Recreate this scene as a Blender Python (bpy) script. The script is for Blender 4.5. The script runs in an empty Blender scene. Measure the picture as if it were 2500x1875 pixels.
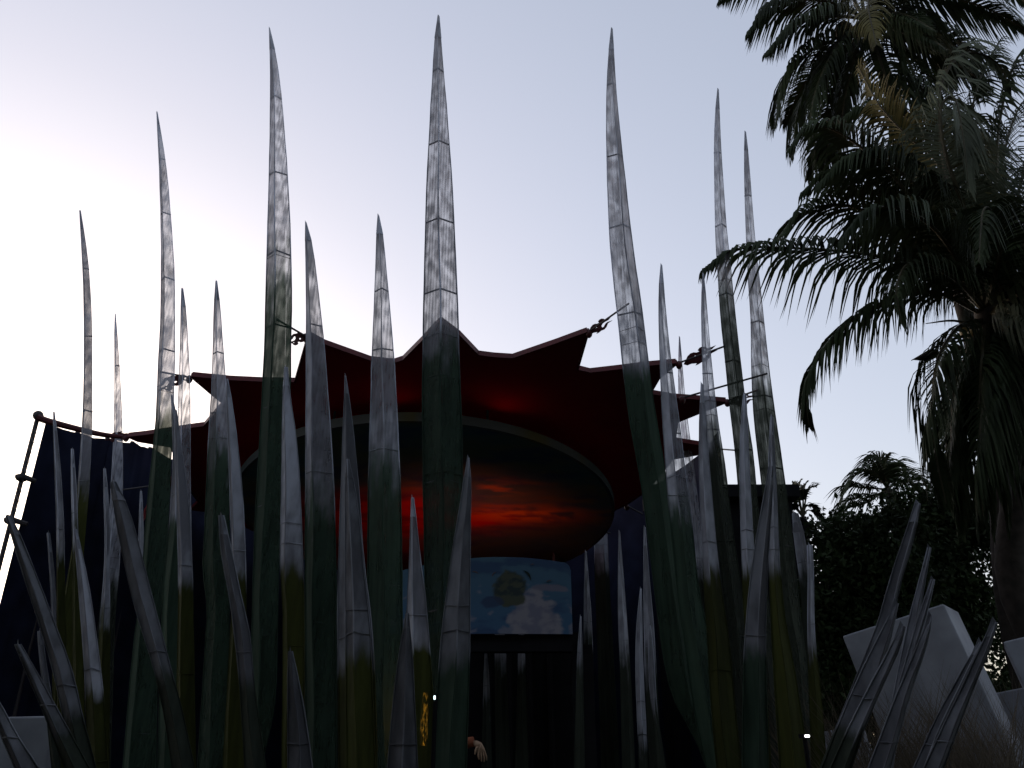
import bpy, bmesh, math, random
import numpy as np
from mathutils import Vector, Matrix, noise

# ------------------------------------------------------------------ camera
sc = bpy.context.scene
COL = sc.collection
FPX, PITCH, CAMZ = 1962.0, math.radians(24.0), 1.6
cam = bpy.data.cameras.new("camera")
cam.sensor_width = 36.0
cam.lens = 36.0 * FPX / 2500.0
cam.clip_start, cam.clip_end = 0.05, 3000.0
cam_ob = bpy.data.objects.new("camera", cam)
COL.objects.link(cam_ob)
cam_ob.location = (0, 0, CAMZ)
cam_ob.rotation_euler = (math.radians(90) + PITCH, 0, 0)
sc.camera = cam_ob

# ------------------------------------------------------------------ sky, sun, exposure
SUN_AZ, SUN_EL = math.radians(-35.0), math.radians(5.0)
world = bpy.data.worlds.new("World")
sc.world = world
world.use_nodes = True
wn, wl = world.node_tree.nodes, world.node_tree.links
sky = wn.new("ShaderNodeTexSky")
sky.sky_type = 'NISHITA'
sky.sun_disc = False
sky.sun_elevation = SUN_EL
sky.sun_rotation = SUN_AZ
sky.air_density, sky.dust_density, sky.ozone_density = 1.0, 3.0, 1.0
gam = wn.new("ShaderNodeGamma"); gam.inputs[1].default_value = 0.58       # thick dusk haze evens the sky out
hsv = wn.new("ShaderNodeHueSaturation"); hsv.inputs['Saturation'].default_value = 0.74
tint = wn.new("ShaderNodeMixRGB"); tint.blend_type = 'MULTIPLY'; tint.inputs[0].default_value = 1.0
tint.inputs[2].default_value = (1.13, 1.12, 1.26, 1)
bgd = wn["Background"]
bgd.inputs['Strength'].default_value = 0.125
wl.new(sky.outputs[0], gam.inputs[0]); wl.new(gam.outputs[0], hsv.inputs['Color'])
wl.new(hsv.outputs[0], tint.inputs[1]); wl.new(tint.outputs[0], bgd.inputs['Color'])

sun = bpy.data.lights.new("sun", 'SUN')
sun.energy = 0.08
sun.angle = math.radians(14)
sun.color = (1.0, 0.93, 0.84)
sun_ob = bpy.data.objects.new("sun", sun)
COL.objects.link(sun_ob)
sd = Vector((math.sin(SUN_AZ) * math.cos(SUN_EL), math.cos(SUN_AZ) * math.cos(SUN_EL), math.sin(SUN_EL)))
sun_ob.rotation_euler = (-sd).to_track_quat('-Z', 'Y').to_euler()

sc.view_settings.view_transform = 'Standard'
sc.view_settings.look = 'None'
sc.view_settings.gamma = 1.0
sc.view_settings.use_curve_mapping = False
sc.view_settings.exposure = 2.0
sc.render.engine = 'CYCLES'
sc.cycles.transparent_max_bounces = 40
sc.cycles.max_bounces = 6
sc.cycles.use_denoising = True

# ------------------------------------------------------------------ helpers
SP, CP = math.sin(PITCH), math.cos(PITCH)


def at(px, py, Y):
    """World point on the ray of photo pixel (2500x1875) at forward distance Y."""
    u, v = px - 1250.0, 937.5 - py
    dy, dz = FPX * CP - v * SP, FPX * SP + v * CP
    return Vector((u * Y / dy, Y, CAMZ + dz * Y / dy))


def mesh_ob(name, verts, faces, mat, parent=None, loc=None, smooth=False):
    me = bpy.data.meshes.new(name)
    me.from_pydata([tuple(v) for v in verts], [], faces)
    me.update()
    if mat is not None:
        for m in (mat if isinstance(mat, (list, tuple)) else [mat]):
            me.materials.append(m)
    if smooth:
        me.polygons.foreach_set("use_smooth", [True] * len(me.polygons))
    o = bpy.data.objects.new(name, me)
    COL.objects.link(o)
    if parent is not None:
        o.parent = parent
    if loc is not None:
        o.location = loc
    return o


def thing(name, label, cat, loc=(0, 0, 0), group=None):
    o = bpy.data.objects.new(name, None)
    COL.objects.link(o)
    o.location = loc
    o.empty_display_size = 0.2
    o["label"], o["category"] = label, cat
    if group:
        o["group"] = group
    return o


def tag(o, label, cat, group=None):
    o["label"], o["category"] = label, cat
    if group:
        o["group"] = group
    return o


class MB:
    """collects simple shapes into one mesh"""

    def __init__(self):
        self.v, self.f = [], []

    def tube(self, pts, rad, n=6, cap=True):
        pts = [Vector(p) for p in pts]
        b0 = len(self.v)
        for i, p in enumerate(pts):
            t = (pts[min(i + 1, len(pts) - 1)] - pts[max(i - 1, 0)])
            t = t.normalized() if t.length > 1e-9 else Vector((0, 0, 1))
            a = t.cross(Vector((0.13, 0.31, 0.94)))
            if a.length < 1e-3:
                a = t.cross(Vector((1, 0, 0)))
            a.normalize()
            b = t.cross(a)
            r = rad[i] if isinstance(rad, (list, tuple)) else rad
            for k in range(n):
                an = 2 * math.pi * k / n
                self.v.append(p + a * (math.cos(an) * r) + b * (math.sin(an) * r))
        for i in range(len(pts) - 1):
            for k in range(n):
                k2 = (k + 1) % n
                self.f.append((b0 + i * n + k, b0 + i * n + k2, b0 + (i + 1) * n + k2, b0 + (i + 1) * n + k))
        if cap:
            self.f.append(tuple(b0 + k for k in range(n))[::-1])
            e = b0 + (len(pts) - 1) * n
            self.f.append(tuple(e + k for k in range(n)))
        return self

    def hexa(self, c):
        """8 corners: bottom ring 0-3, top ring 4-7"""
        b = len(self.v)
        self.v += [Vector(p) for p in c]
        for f in ((3, 2, 1, 0), (4, 5, 6, 7), (0, 1, 5, 4), (1, 2, 6, 5), (2, 3, 7, 6), (3, 0, 4, 7)):
            self.f.append(tuple(b + i for i in f))
        return self

    def box(self, x0, x1, y0, y1, z0, z1):
        return self.hexa([(x0, y0, z0), (x1, y0, z0), (x1, y1, z0), (x0, y1, z0),
                          (x0, y0, z1), (x1, y0, z1), (x1, y1, z1), (x0, y1, z1)])

    def ball(self, c, r, nu=10, nv=7, s=(1, 1, 1)):
        b = len(self.v)
        c = Vector(c)
        for j in range(nv + 1):
            th = math.pi * j / nv
            for i in range(nu):
                ph = 2 * math.pi * i / nu
                self.v.append(c + Vector((r * s[0] * math.sin(th) * math.cos(ph), r * s[1] * math.sin(th) * math.sin(ph), r * s[2] * math.cos(th))))
        for j in range(nv):
            for i in range(nu):
                i2 = (i + 1) % nu
                self.f.append((b + j * nu + i, b + (j + 1) * nu + i, b + (j + 1) * nu + i2, b + j * nu + i2))
        return self

    def build(self, name, mat, parent=None, smooth=False, loc=None):
        off = Vector((0, 0, 0))
        if parent is not None and loc is None:
            off = parent_origin(parent)
        return mesh_ob(name, [v - off for v in self.v], self.f, mat, parent, loc, smooth)


def parent_origin(o):
    p = Vector((0, 0, 0))
    while o is not None:
        p += o.location
        o = o.parent
    return p


def catmull(pts, n):
    pts = [Vector(p) for p in pts]
    P = [pts[0] * 2 - pts[1]] + pts + [pts[-1] * 2 - pts[-2]]
    segs = len(pts) - 1
    out = []
    for i in range(n + 1):
        s = i / n * segs
        k = min(int(s), segs - 1)
        t = s - k
        a, b, c, d = P[k], P[k + 1], P[k + 2], P[k + 3]
        out.append(0.5 * ((2 * b) + (c - a) * t + (2 * a - 5 * b + 4 * c - d) * t * t + (3 * b - a - 3 * c + d) * t ** 3))
    return out


# ------------------------------------------------------------------ materials
def new_mat(name):
    m = bpy.data.materials.new(name)
    m.use_nodes = True
    n, l = m.node_tree.nodes, m.node_tree.links
    n.clear()
    out = n.new("ShaderNodeOutputMaterial")
    return m, n, l, out


def simple_mat(name, col, rough=0.6, var=0.25, scale=4.0, bump=0.0, metal=0.0, spec=0.3, translucent=0.0):
    m, n, l, out = new_mat(name)
    b = n.new("ShaderNodeBsdfPrincipled")
    b.inputs['Roughness'].default_value = rough
    b.inputs['Metallic'].default_value = metal
    b.inputs['Specular IOR Level'].default_value = spec
    tc = n.new("ShaderNodeTexCoord")
    nz = n.new("ShaderNodeTexNoise")
    nz.inputs['Scale'].default_value = scale
    nz.inputs['Detail'].default_value = 6
    l.new(tc.outputs['Object'], nz.inputs['Vector'])
    mr = n.new("ShaderNodeMapRange")
    mr.inputs['From Min'].default_value, mr.inputs['From Max'].default_value = 0.3, 0.7
    mr.inputs['To Min'].default_value, mr.inputs['To Max'].default_value = 1 - var, 1 + var
    l.new(nz.outputs['Fac'], mr.inputs['Value'])
    mx = n.new("ShaderNodeMixRGB"); mx.blend_type = 'MULTIPLY'; mx.inputs[0].default_value = 1
    mx.inputs[1].default_value = (*col, 1)
    l.new(mr.outputs[0], mx.inputs[2])
    l.new(mx.outputs[0], b.inputs['Base Color'])
    if bump:
        bp = n.new("ShaderNodeBump"); bp.inputs['Strength'].default_value = bump; bp.inputs['Distance'].default_value = 0.02
        l.new(nz.outputs['Fac'], bp.inputs['Height']); l.new(bp.outputs[0], b.inputs['Normal'])
    if translucent:
        t = n.new("ShaderNodeBsdfTranslucent"); l.new(mx.outputs[0], t.inputs['Color'])
        ms = n.new("ShaderNodeMixShader"); ms.inputs[0].default_value = translucent
        l.new(b.outputs[0], ms.inputs[1]); l.new(t.outputs[0], ms.inputs[2]); l.new(ms.outputs[0], out.inputs[0])
    else:
        l.new(b.outputs[0], out.inputs[0])
    return m


def fabric_mat():
    """grey-white netting spray-painted green towards the foot; COLOR attribute: r = paint, g = how closed the weave is"""
    m, n, l, out = new_mat("netting_fabric")
    tc = n.new("ShaderNodeTexCoord")
    oi = n.new("ShaderNodeObjectInfo")
    at_ = n.new("ShaderNodeAttribute"); at_.attribute_name = "paint"
    sep = n.new("ShaderNodeSeparateColor"); l.new(at_.outputs['Color'], sep.inputs[0])
    add = n.new("ShaderNodeVectorMath"); add.operation = 'MULTIPLY_ADD'
    add.inputs[1].default_value = (1, 1, 1)
    rv = n.new("ShaderNodeCombineXYZ")
    ml = n.new("ShaderNodeMath"); ml.operation = 'MULTIPLY'; ml.inputs[1].default_value = 37.0
    l.new(oi.outputs['Random'], ml.inputs[0]); l.new(ml.outputs[0], rv.inputs[0]); l.new(ml.outputs[0], rv.inputs[2])
    l.new(tc.outputs['Object'], add.inputs[0]); l.new(rv.outputs[0], add.inputs[2])

    def tex(scale, detail, sx=1, sy=1, sz=1, dist=0.0):
        mp = n.new("ShaderNodeMapping"); mp.inputs['Scale'].default_value = (sx, sy, sz)
        l.new(add.outputs[0], mp.inputs['Vector'])
        t = n.new("ShaderNodeTexNoise"); t.inputs['Scale'].default_value = scale
        t.inputs['Detail'].default_value = detail; t.inputs['Distortion'].default_value = dist
        l.new(mp.outputs[0], t.inputs['Vector'])
        return t.outputs['Fac']

    def maprange(src, a, b, c, d, smooth=True):
        r = n.new("ShaderNodeMapRange")
        r.interpolation_type = 'SMOOTHSTEP' if smooth else 'LINEAR'
        for k, v in zip(('From Min', 'From Max', 'To Min', 'To Max'), (a, b, c, d)):
            r.inputs[k].default_value = v
        l.new(src, r.inputs['Value'])
        return r.outputs[0]

    def math_(op, a, b):
        k = n.new("ShaderNodeMath"); k.operation = op
        for i, x in enumerate((a, b)):
            if isinstance(x, (int, float)):
                k.inputs[i].default_value = x
            else:
                l.new(x, k.inputs[i])
        return k.outputs[0]
    # paint edge: the spray line is cloudy and runs down in streaks
    cloud = tex(5.0, 5, 1, 1, 0.45)
    streak = tex(9.0, 3, 2.2, 2.2, 0.12)
    e = math_('ADD', sep.outputs[0], math_('MULTIPLY', math_('SUBTRACT', cloud, 0.5), 0.9))
    e = math_('ADD', e, math_('MULTIPLY', math_('SUBTRACT', streak, 0.5), 0.5))
    paint = maprange(e, 0.30, 0.72, 0, 1)
    # base colours
    dirt = tex(2.2, 7, 1, 1, 0.5)
    dirt2 = tex(6.5, 5, 1.3, 1.3, 0.55)
    w1 = n.new("ShaderNodeMixRGB")
    shift = maprange(oi.outputs['Random'], 0, 1, -0.10, 0.10, False)
    stain = maprange(tex(1.1, 4, 2.5, 2.5, 0.5), 0.52, 0.70, 0.0, -0.22)
    w1.inputs[1].default_value = (0.22, 0.222, 0.25, 1)
    w1.inputs[2].default_value = (0.54, 0.56, 0.63, 1)
    l.new(maprange(math_('ADD', math_('ADD', shift, stain), math_('ADD', math_('MULTIPLY', dirt, 0.5), math_('MULTIPLY', dirt2, 0.5))), 0.36, 0.64, 0, 1), w1.inputs[0])
    pv = n.new("ShaderNodeMixRGB"); pv.blend_type = 'MULTIPLY'; pv.inputs[0].default_value = 1
    l.new(oi.outputs['Color'], pv.inputs[1])
    pvv = maprange(math_('ADD', math_('MULTIPLY', streak, 0.6), math_('MULTIPLY', dirt, 0.4)), 0.3, 0.7, 0.55, 1.45, False)
    l.new(pvv, pv.inputs[2])
    wt = n.new("ShaderNodeMixRGB"); wt.blend_type = 'MULTIPLY'; wt.inputs[0].default_value = 1
    l.new(w1.outputs[0], wt.inputs[1]); l.new(sep.outputs[2], wt.inputs[2])       # blue channel: tone of this blade's cloth, darker on low and closed ones
    col = n.new("ShaderNodeMixRGB")
    l.new(paint, col.inputs[0]); l.new(wt.outputs[0], col.inputs[1]); l.new(pv.outputs[0], col.inputs[2])
    # how much light passes straight through the weave
    rip = tex(3.4, 2, 2.0, 2.0, 0.9, 1.2)
    rip2 = tex(1.3, 3, 2.5, 2.5, 0.6, 0.6)
    cells = n.new("ShaderNodeTexVoronoi"); cells.feature = 'SMOOTH_F1'; cells.inputs['Scale'].default_value = 9.0
    mpc = n.new("ShaderNodeMapping"); mpc.inputs['Scale'].default_value = (1.6, 0.6, 0.75); mpc.inputs['Rotation'].default_value = (0, 0.35, 0)
    l.new(add.outputs[0], mpc.inputs['Vector']); l.new(mpc.outputs[0], cells.inputs['Vector'])
    w = n.new("ShaderNodeTexWave"); w.wave_type = 'BANDS'; w.bands_direction = 'X'      # vertical threads of the weave
    w.inputs['Scale'].default_value = 9.0; w.inputs['Distortion'].default_value = 1.2
    w.inputs['Detail'].default_value = 2.0; w.inputs['Detail Scale'].default_value = 0.6
    mpw = n.new("ShaderNodeMapping"); mpw.inputs['Scale'].default_value = (1.0, 1.0, 0.06)
    l.new(add.outputs[0], mpw.inputs['Vector']); l.new(mpw.outputs[0], w.inputs['Vector'])
    mo = math_('ADD', math_('ADD', math_('MULTIPLY', rip, 0.38), math_('MULTIPLY', cells.outputs['Distance'], 0.30)), math_('ADD', math_('MULTIPLY', w.outputs['Fac'], 0.075), math_('MULTIPLY', rip2, 0.30)))
    moire = maprange(mo, 0.36, 0.66, 0.38, 1.6)
    open_white = math_('SUBTRACT', 1.0, sep.outputs[1])
    open_ = math_('MULTIPLY', open_white, moire)
    open_ = math_('MULTIPLY', open_, maprange(paint, 0, 1, 1.0, 0.45))
    clampn = n.new("ShaderNodeClamp"); l.new(open_, clampn.inputs[0]); clampn.inputs[2].default_value = 0.92
    bp = n.new("ShaderNodeBump"); bp.inputs['Strength'].default_value = 0.35; bp.inputs['Distance'].default_value = 0.03
    l.new(math_('ADD', dirt2, rip), bp.inputs['Height'])
    df = n.new("ShaderNodeBsdfPrincipled"); df.inputs['Roughness'].default_value = 0.75
    df.inputs['Specular IOR Level'].default_value = 0.15
    l.new(col.outputs[0], df.inputs['Base Color']); l.new(bp.outputs[0], df.inputs['Normal'])
    tr = n.new("ShaderNodeBsdfTranslucent"); l.new(col.outputs[0], tr.inputs['Color'])
    s1 = n.new("ShaderNodeMixShader"); s1.inputs[0].default_value = 0.30
    l.new(df.outputs[0], s1.inputs[1]); l.new(tr.outputs[0], s1.inputs[2])
    tp = n.new("ShaderNodeBsdfTransparent")
    tcol = n.new("ShaderNodeMixRGB"); tcol.inputs[1].default_value = (1, 1, 1, 1); tcol.inputs[2].default_value = (0.80, 0.83, 0.78, 1)
    l.new(paint, tcol.inputs[0]); l.new(tcol.outputs[0], tp.inputs[0])
    s2 = n.new("ShaderNodeMixShader")
    l.new(clampn.outputs[0], s2.inputs[0]); l.new(s1.outputs[0], s2.inputs[1]); l.new(tp.outputs[0], s2.inputs[2])
    l.new(s2.outputs[0], out.inputs[0])
    return m


FABRIC = fabric_mat()
RIBCLOTH = simple_mat("sewn_rib", (0.10, 0.10, 0.11), 0.7, 0.3, 8)
STEEL = simple_mat("dark_steel", (0.035, 0.03, 0.032), 0.55, 0.3, 6, metal=0.2)
RED_METAL = simple_mat("red_metal", (0.055, 0.008, 0.010), 0.5, 0.3, 8)
RED_BRIGHT = simple_mat("bright_red_metal", (0.30, 0.012, 0.012), 0.5, 0.2, 8)
RED_RIM = simple_mat("red_rim_paint", (0.095, 0.010, 0.012), 0.5, 0.3, 5, bump=0.1)
NAVY = simple_mat("navy_canvas", (0.009, 0.011, 0.024), 0.9, 0.35, 2.5, bump=0.15, spec=0.05)
BLACK = simple_mat("black_paint", (0.008, 0.008, 0.010), 0.8, 0.3, 3, spec=0.1)
WHITE = simple_mat("white_render", (0.28, 0.29, 0.32), 0.8, 0.34, 2.2, bump=0.1, spec=0.1)
GROUND = simple_mat("dark_paving", (0.045, 0.045, 0.045), 0.9, 0.4, 1.5, bump=0.3)
BARK = simple_mat("palm_bark", (0.028, 0.022, 0.017), 0.9, 0.4, 9, bump=0.5)
FROND = simple_mat("palm_leaf", (0.023, 0.032, 0.013), 0.6, 0.6, 1.2, spec=0.12, translucent=0.10)
FROND_Y = simple_mat("palm_leaf_yellowing", (0.085, 0.075, 0.026), 0.6, 0.5, 1.5, spec=0.12, translucent=0.15)
FROND_G = simple_mat("palm_leaf_silvery_lit", (0.072, 0.082, 0.052), 0.6, 0.4, 1.5, spec=0.15, translucent=0.12)  # lighter leaf tone, with light on the nearer fronds painted in
RACHIS = simple_mat("palm_stalk", (0.05, 0.042, 0.02), 0.6, 0.3, 4)
COCO = simple_mat("coconut_husk", (0.16, 0.12, 0.045), 0.5, 0.4, 12, bump=0.1)
LEAF = simple_mat("broad_leaf", (0.020, 0.033, 0.011), 0.7, 0.6, 0.9, spec=0.12, translucent=0.1)
DRY = simple_mat("dry_grass", (0.13, 0.105, 0.075), 0.8, 0.4, 3, translucent=0.15)
SKIN = simple_mat("skin", (0.42, 0.27, 0.17), 0.55, 0.15, 8)
CLOTH = simple_mat("dark_cloth", (0.018, 0.015, 0.016), 0.9, 0.4, 12)
CLOTH_R = simple_mat("rust_sleeve", (0.24, 0.07, 0.03), 0.8, 0.3, 12)


def emit_mat(name, col, strength, speckle=False):
    m, n, l, out = new_mat(name)
    e = n.new("ShaderNodeEmission"); e.inputs[0].default_value = (*col, 1); e.inputs[1].default_value = strength
    if speckle:
        tc = n.new("ShaderNodeTexCoord")
        v = n.new("ShaderNodeTexNoise"); v.inputs['Scale'].default_value = 70; v.inputs['Detail'].default_value = 2
        mp = n.new("ShaderNodeMapping"); mp.inputs['Scale'].default_value = (1.3, 1.3, 0.28)
        l.new(tc.outputs['Object'], mp.inputs[0]); l.new(mp.outputs[0], v.inputs[0])
        r = n.new("ShaderNodeMapRange"); r.inputs['From Min'].default_value = 0.50; r.inputs['From Max'].default_value = 0.68
        r.inputs['To Min'].default_value = 0.01 * strength; r.inputs['To Max'].default_value = strength
        l.new(v.outputs['Fac'], r.inputs[0]); l.new(r.outputs[0], e.inputs[1])
    l.new(e.outputs[0], out.inputs[0])
    return m


def painting_mat(name, rough=0.6):
    m, n, l, out = new_mat(name)
    a = n.new("ShaderNodeAttribute"); a.attribute_name = "paint"
    b = n.new("ShaderNodeBsdfPrincipled"); b.inputs['Roughness'].default_value = rough
    b.inputs['Specular IOR Level'].default_value = 0.1
    l.new(a.outputs['Color'], b.inputs['Base Color']); l.new(b.outputs[0], out.inputs[0])
    return m


def set_paint(o, cols):
    ca = o.data.color_attributes.new("paint", 'FLOAT_COLOR', 'POINT')
    arr = np.ones((len(cols), 4), dtype=np.float32)
    arr[:, :3] = np.array(cols, dtype=np.float32)[:, :3]
    ca.data.foreach_set("color", arr.ravel())


def fbm(x, y, z=0.0, oct_=5):
    return noise.fractal(Vector((x, y, z)), 0.9, 2.0, oct_)


def sstep(a, b, x):
    t = min(1, max(0, (x - a) / (b - a)))
    return t * t * (3 - 2 * t)


def mixc(a, b, t):
    return tuple(p + (q - p) * t for p, q in zip(a, b))

# ------------------------------------------------------------------ ground
g = mesh_ob("ground", [(-400, -300, 0), (400, -300, 0), (400, 900, 0), (-400, 900, 0)], [(0, 1, 2, 3)], GROUND)
g["kind"] = "structure"

# unseen leafy light blocker added behind the viewer: it keeps the low evening sky off everything that faces it
vs, fs = [], []
NB, NH = 60, 12
for i in range(NB + 1):
    an = math.radians(188 + 164 * i / NB)
    for j in range(NH + 1):
        t = j / NH
        top = 11.5 + 1.5 * fbm(i * 0.23, 5.0, 1.0) + 1.2 * fbm(i * 0.9, 2.0, 3.0)
        r = 5.6 + 0.8 * fbm(i * 0.5, t * 5, 2.0) + 0.8 * math.sin(t * 3.1)
        vs.append((r * 1.5 * math.cos(an), 3.0 + r * math.sin(an), t * top))
for i in range(NB):
    for j in range(NH):
        a = i * (NH + 1) + j
        fs.append((a, a + NH + 1, a + NH + 2, a + 1))
tb = mesh_ob("leafy_sky_blocker", vs, fs, LEAF, smooth=True)
tb["kind"] = "stuff"
tb["label"] = "unseen leafy screen added behind the viewer to block low sky light"

# ------------------------------------------------------------------ navy canvas wall round the back of the stage
WALL = [tuple(at(114, 1031, 11.2)), tuple(at(196, 1057, 11.75)), tuple(at(270, 1071, 12.3)), tuple(at(330, 1080, 12.9)), tuple(at(373, 1094, 13.3)),
        (-5.75, 14.6, 6.2), (-4.9, 16.3, 6.3), (-2.6, 18.2, 6.3), (-0.2, 18.8, 6.3), (1.6, 18.0, 6.4), (2.9, 16.4, 6.5), (3.55, 14.6, 6.6), (3.62, 13.3, 6.6)]
wall = thing("canvas_wall", "tall navy canvas wall laced to a leaning pole, curving round behind the canopy", "canvas wall", (WALL[0][0], WALL[0][1], 0))
for i in range(len(WALL) - 1):
    a, b = Vector(WALL[i]), Vector(WALL[i + 1])
    vs, fs = [], []
    NX, NZ = 8, 14
    d = Vector((b.x - a.x, b.y - a.y, 0)); nrm = Vector((-d.y, d.x, 0)).normalized()
    for side in (0, 1):
        for j in range(NZ + 1):
            for k in range(NX + 1):
                s, t = k / NX, j / NZ
                zt = a.z + (b.z - a.z) * s - 0.03 * math.sin(math.pi * s)
                p = Vector((a.x, a.y, 0)) + d * (-0.012 + s * 1.024)
                p += nrm * (math.sin(math.pi * s) * (0.045 * math.sin(s * 15 + i) * (0.3 + 0.7 * (1 - t)) + 0.04 * fbm(s * 3, t * 4, i)) + side * 0.012 + 0.006 * (i % 2))
                vs.append((p.x - WALL[0][0], p.y - WALL[0][1], 0.02 + t * (zt - 0.02)))
    W = (NX + 1) * (NZ + 1)
    for j in range(NZ):
        for k in range(NX):
            q = j * (NX + 1) + k
            fs.append((q, q + 1, q + NX + 2, q + NX + 1))
            fs.append((W + q, W + q + NX + 1, W + q + NX + 2, W + q + 1))
    mesh_ob("canvas_panel", vs, fs, NAVY, wall, smooth=True)
    if i:
        MB().tube([(a.x, a.y, 0.0), (a.x + nrm.x * .06, a.y + nrm.y * .06, a.z + .02)], 0.035, 8).build("wall_post", STEEL, wall)
pole_a, pole_b = at(2, 1368, 11.15), at(92, 1019, 11.15)
pdir = (pole_b - pole_a) / (pole_b.z - pole_a.z)
pole_base = pole_a - pdir * pole_a.z
MB().tube([pole_base, pole_a, pole_b, pole_b + pdir * 0.03], 0.032, 10).build("pole", STEEL, wall)
MB().ball(pole_b + pdir * 0.03, 0.075).build("pole_cap", STEEL, wall, smooth=True)
for (py0, dpx) in ((1167, 40), (1272, 38)):
    t0 = at(92 - (py0 - 1019) * 0.258, py0, 11.13)
    t1 = at(113 - (py0 - 1030) * 0.19, py0 + 8, 11.17)
    MB().tube([t0 + Vector((-.06, -.02, 0)), t0 + Vector((0, -.03, .02)), t1], [0.05, 0.045, 0.035], 8).build("lacing_strap", STEEL, wall)
    MB().ball(t0, 0.075, s=(1, 1, .8)).build("clamp", STEEL, wall, smooth=True)
lace = MB()
lp = []
for q in range(22):
    t = q / 21
    py = 1045 + t * 250
    lp.append(at((94 if q % 2 else 88) - (py - 1030) * 0.256, py, 11.10))
lace.tube(lp, 0.012, 5)
lace.build("lacing_rope", STEEL, wall)
cb = [at(92, 1019, 11.1), at(120, 1029, 11.15), at(196, 1049, 11.25), at(250, 1061, 11.3), at(300, 1067, 11.4)]
MB().tube(catmull(cb, 16), [0.055 - 0.022 * i / 16 for i in range(17)], 8).build("top_cable", RED_METAL, wall)

# low dark hall to the right of the stage
hall = thing("dark_hall", "low black flat-roofed building in shade behind the right clump", "building", (6.0, 16.5, 0))
h0, h1 = at(1600, 1186, 15.5), at(1932, 1190, 15.5)
MB().box(h0.x, h1.x, 15.6, 19.0, 0, h0.z - .25).build("wall", BLACK, hall)
MB().box(h0.x - .1, h1.x + .12, 15.4, 19.2, h0.z - .246, h0.z).build("roof", BLACK, hall)
e0, e1 = at(1925, 1262, 15.5), at(1992, 1300, 15.5)
MB().hexa([(h1.x + .13, 15.5, e1.z), (e1.x, 15.5, e1.z), (e1.x, 18.5, e1.z), (h1.x + .13, 18.5, e1.z),
           (h1.x + .13, 15.5, e0.z), (e1.x, 15.5, e1.z + .12), (e1.x, 18.5, e1.z + .12), (h1.x + .13, 18.5, e0.z)]).build("lean_to_roof", BLACK, hall)
MB().box(h1.x + .14, e1.x - .15, 15.75, 18.4, 0, e1.z - .004).build("lean_to_wall", BLACK, hall)

# ------------------------------------------------------------------ star canopy with painted disc
SLOPE, YC = 0.17, 13.5


def on_plane(px, py, h):
    u, v = px - 1250.0, 937.5 - py
    dy, dz = FPX * CP - v * SP, FPX * SP + v * CP
    Y = (h + SLOPE * YC) / (dz / dy + SLOPE)
    return at(px, py, Y)


STAR = [(469, 920), (560, 929), (643, 933), (722, 934), (754, 822), (790, 841), (905, 882), (962, 888), (986, 880), (1032, 834), (1076, 787),
        (1119, 819), (1166, 868), (1205, 873), (1252, 876), (1360, 839), (1434, 812), (1408, 903), (1440, 911), (1519, 902), (1584, 894), (1650, 888),
        (1608, 922), (1585, 962), (1640, 972), (1709, 977), (1771, 982), (1706, 1008), (1652, 1030), (1645, 1078), (1709, 1088), (1752, 1097),
        (1704, 1109), (1640, 1120), (1610, 1160), (1570, 1203), (1528, 1232), (1484, 1252)]
star = [on_plane(px, py, 3.93) for px, py in STAR]
LEFT = [(421, 1189), (408, 1181), (421, 1172), (432, 1120), (419, 1090), (380, 1084), (338, 1077), (314, 1067), (352, 1063), (407, 1055), (463, 1046), (500, 1041), (520, 1018), (548, 985), (516, 960)]
back = []
for k in range(9):                                   # the far rim, hidden from the front by the disc
    an = math.radians(-20 + 27.5 * k)
    r = 4.1 if k % 2 else 3.5
    x, y = -1.44 + r * math.cos(an), 13.5 + r * 1.12 * math.sin(an)
    if y > 14.4:
        back.append(Vector((x, y, CAMZ + 3.93 + (YC - y) * SLOPE)))
back = back[:-1]
kk = [on_plane(px, py, 3.93) for px, py in ((520, 1250), (468, 1244), (487, 1226), (462, 1192))]
star += back + kk + [on_plane(px, py, 3.93) for px, py in LEFT]
disc_c = Vector((-1.44, 13.5, CAMZ + 3.50))
can = thing("star_canopy", "dark red star-shaped canopy with spiked edge and painted sunset disc below", "canopy", disc_c)
up = Vector((0, SLOPE, 1)).normalized()


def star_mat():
    m, n, l, out = new_mat("maroon_sailcloth_painted_glow")
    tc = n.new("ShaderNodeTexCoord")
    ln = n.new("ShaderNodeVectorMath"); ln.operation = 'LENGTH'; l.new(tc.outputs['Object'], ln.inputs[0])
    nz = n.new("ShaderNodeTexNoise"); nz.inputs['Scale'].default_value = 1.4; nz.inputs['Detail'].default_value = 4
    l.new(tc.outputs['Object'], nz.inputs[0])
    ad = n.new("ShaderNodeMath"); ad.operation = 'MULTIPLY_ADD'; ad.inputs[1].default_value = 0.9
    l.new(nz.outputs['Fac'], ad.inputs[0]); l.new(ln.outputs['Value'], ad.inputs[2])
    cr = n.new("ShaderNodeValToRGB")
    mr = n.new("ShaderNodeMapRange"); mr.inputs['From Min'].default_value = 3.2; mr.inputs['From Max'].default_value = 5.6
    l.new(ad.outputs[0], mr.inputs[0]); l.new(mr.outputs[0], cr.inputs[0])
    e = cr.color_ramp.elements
    e[0].position, e[0].color = 0.0, (0.60, 0.010, 0.018, 1)  # red glow round the disc is painted into the cloth colour
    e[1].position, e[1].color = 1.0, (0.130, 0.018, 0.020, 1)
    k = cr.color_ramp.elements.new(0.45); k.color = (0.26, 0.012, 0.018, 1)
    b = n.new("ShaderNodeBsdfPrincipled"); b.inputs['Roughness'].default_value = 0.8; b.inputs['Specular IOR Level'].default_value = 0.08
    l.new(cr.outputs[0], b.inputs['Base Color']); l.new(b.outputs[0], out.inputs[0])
    return m


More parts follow.
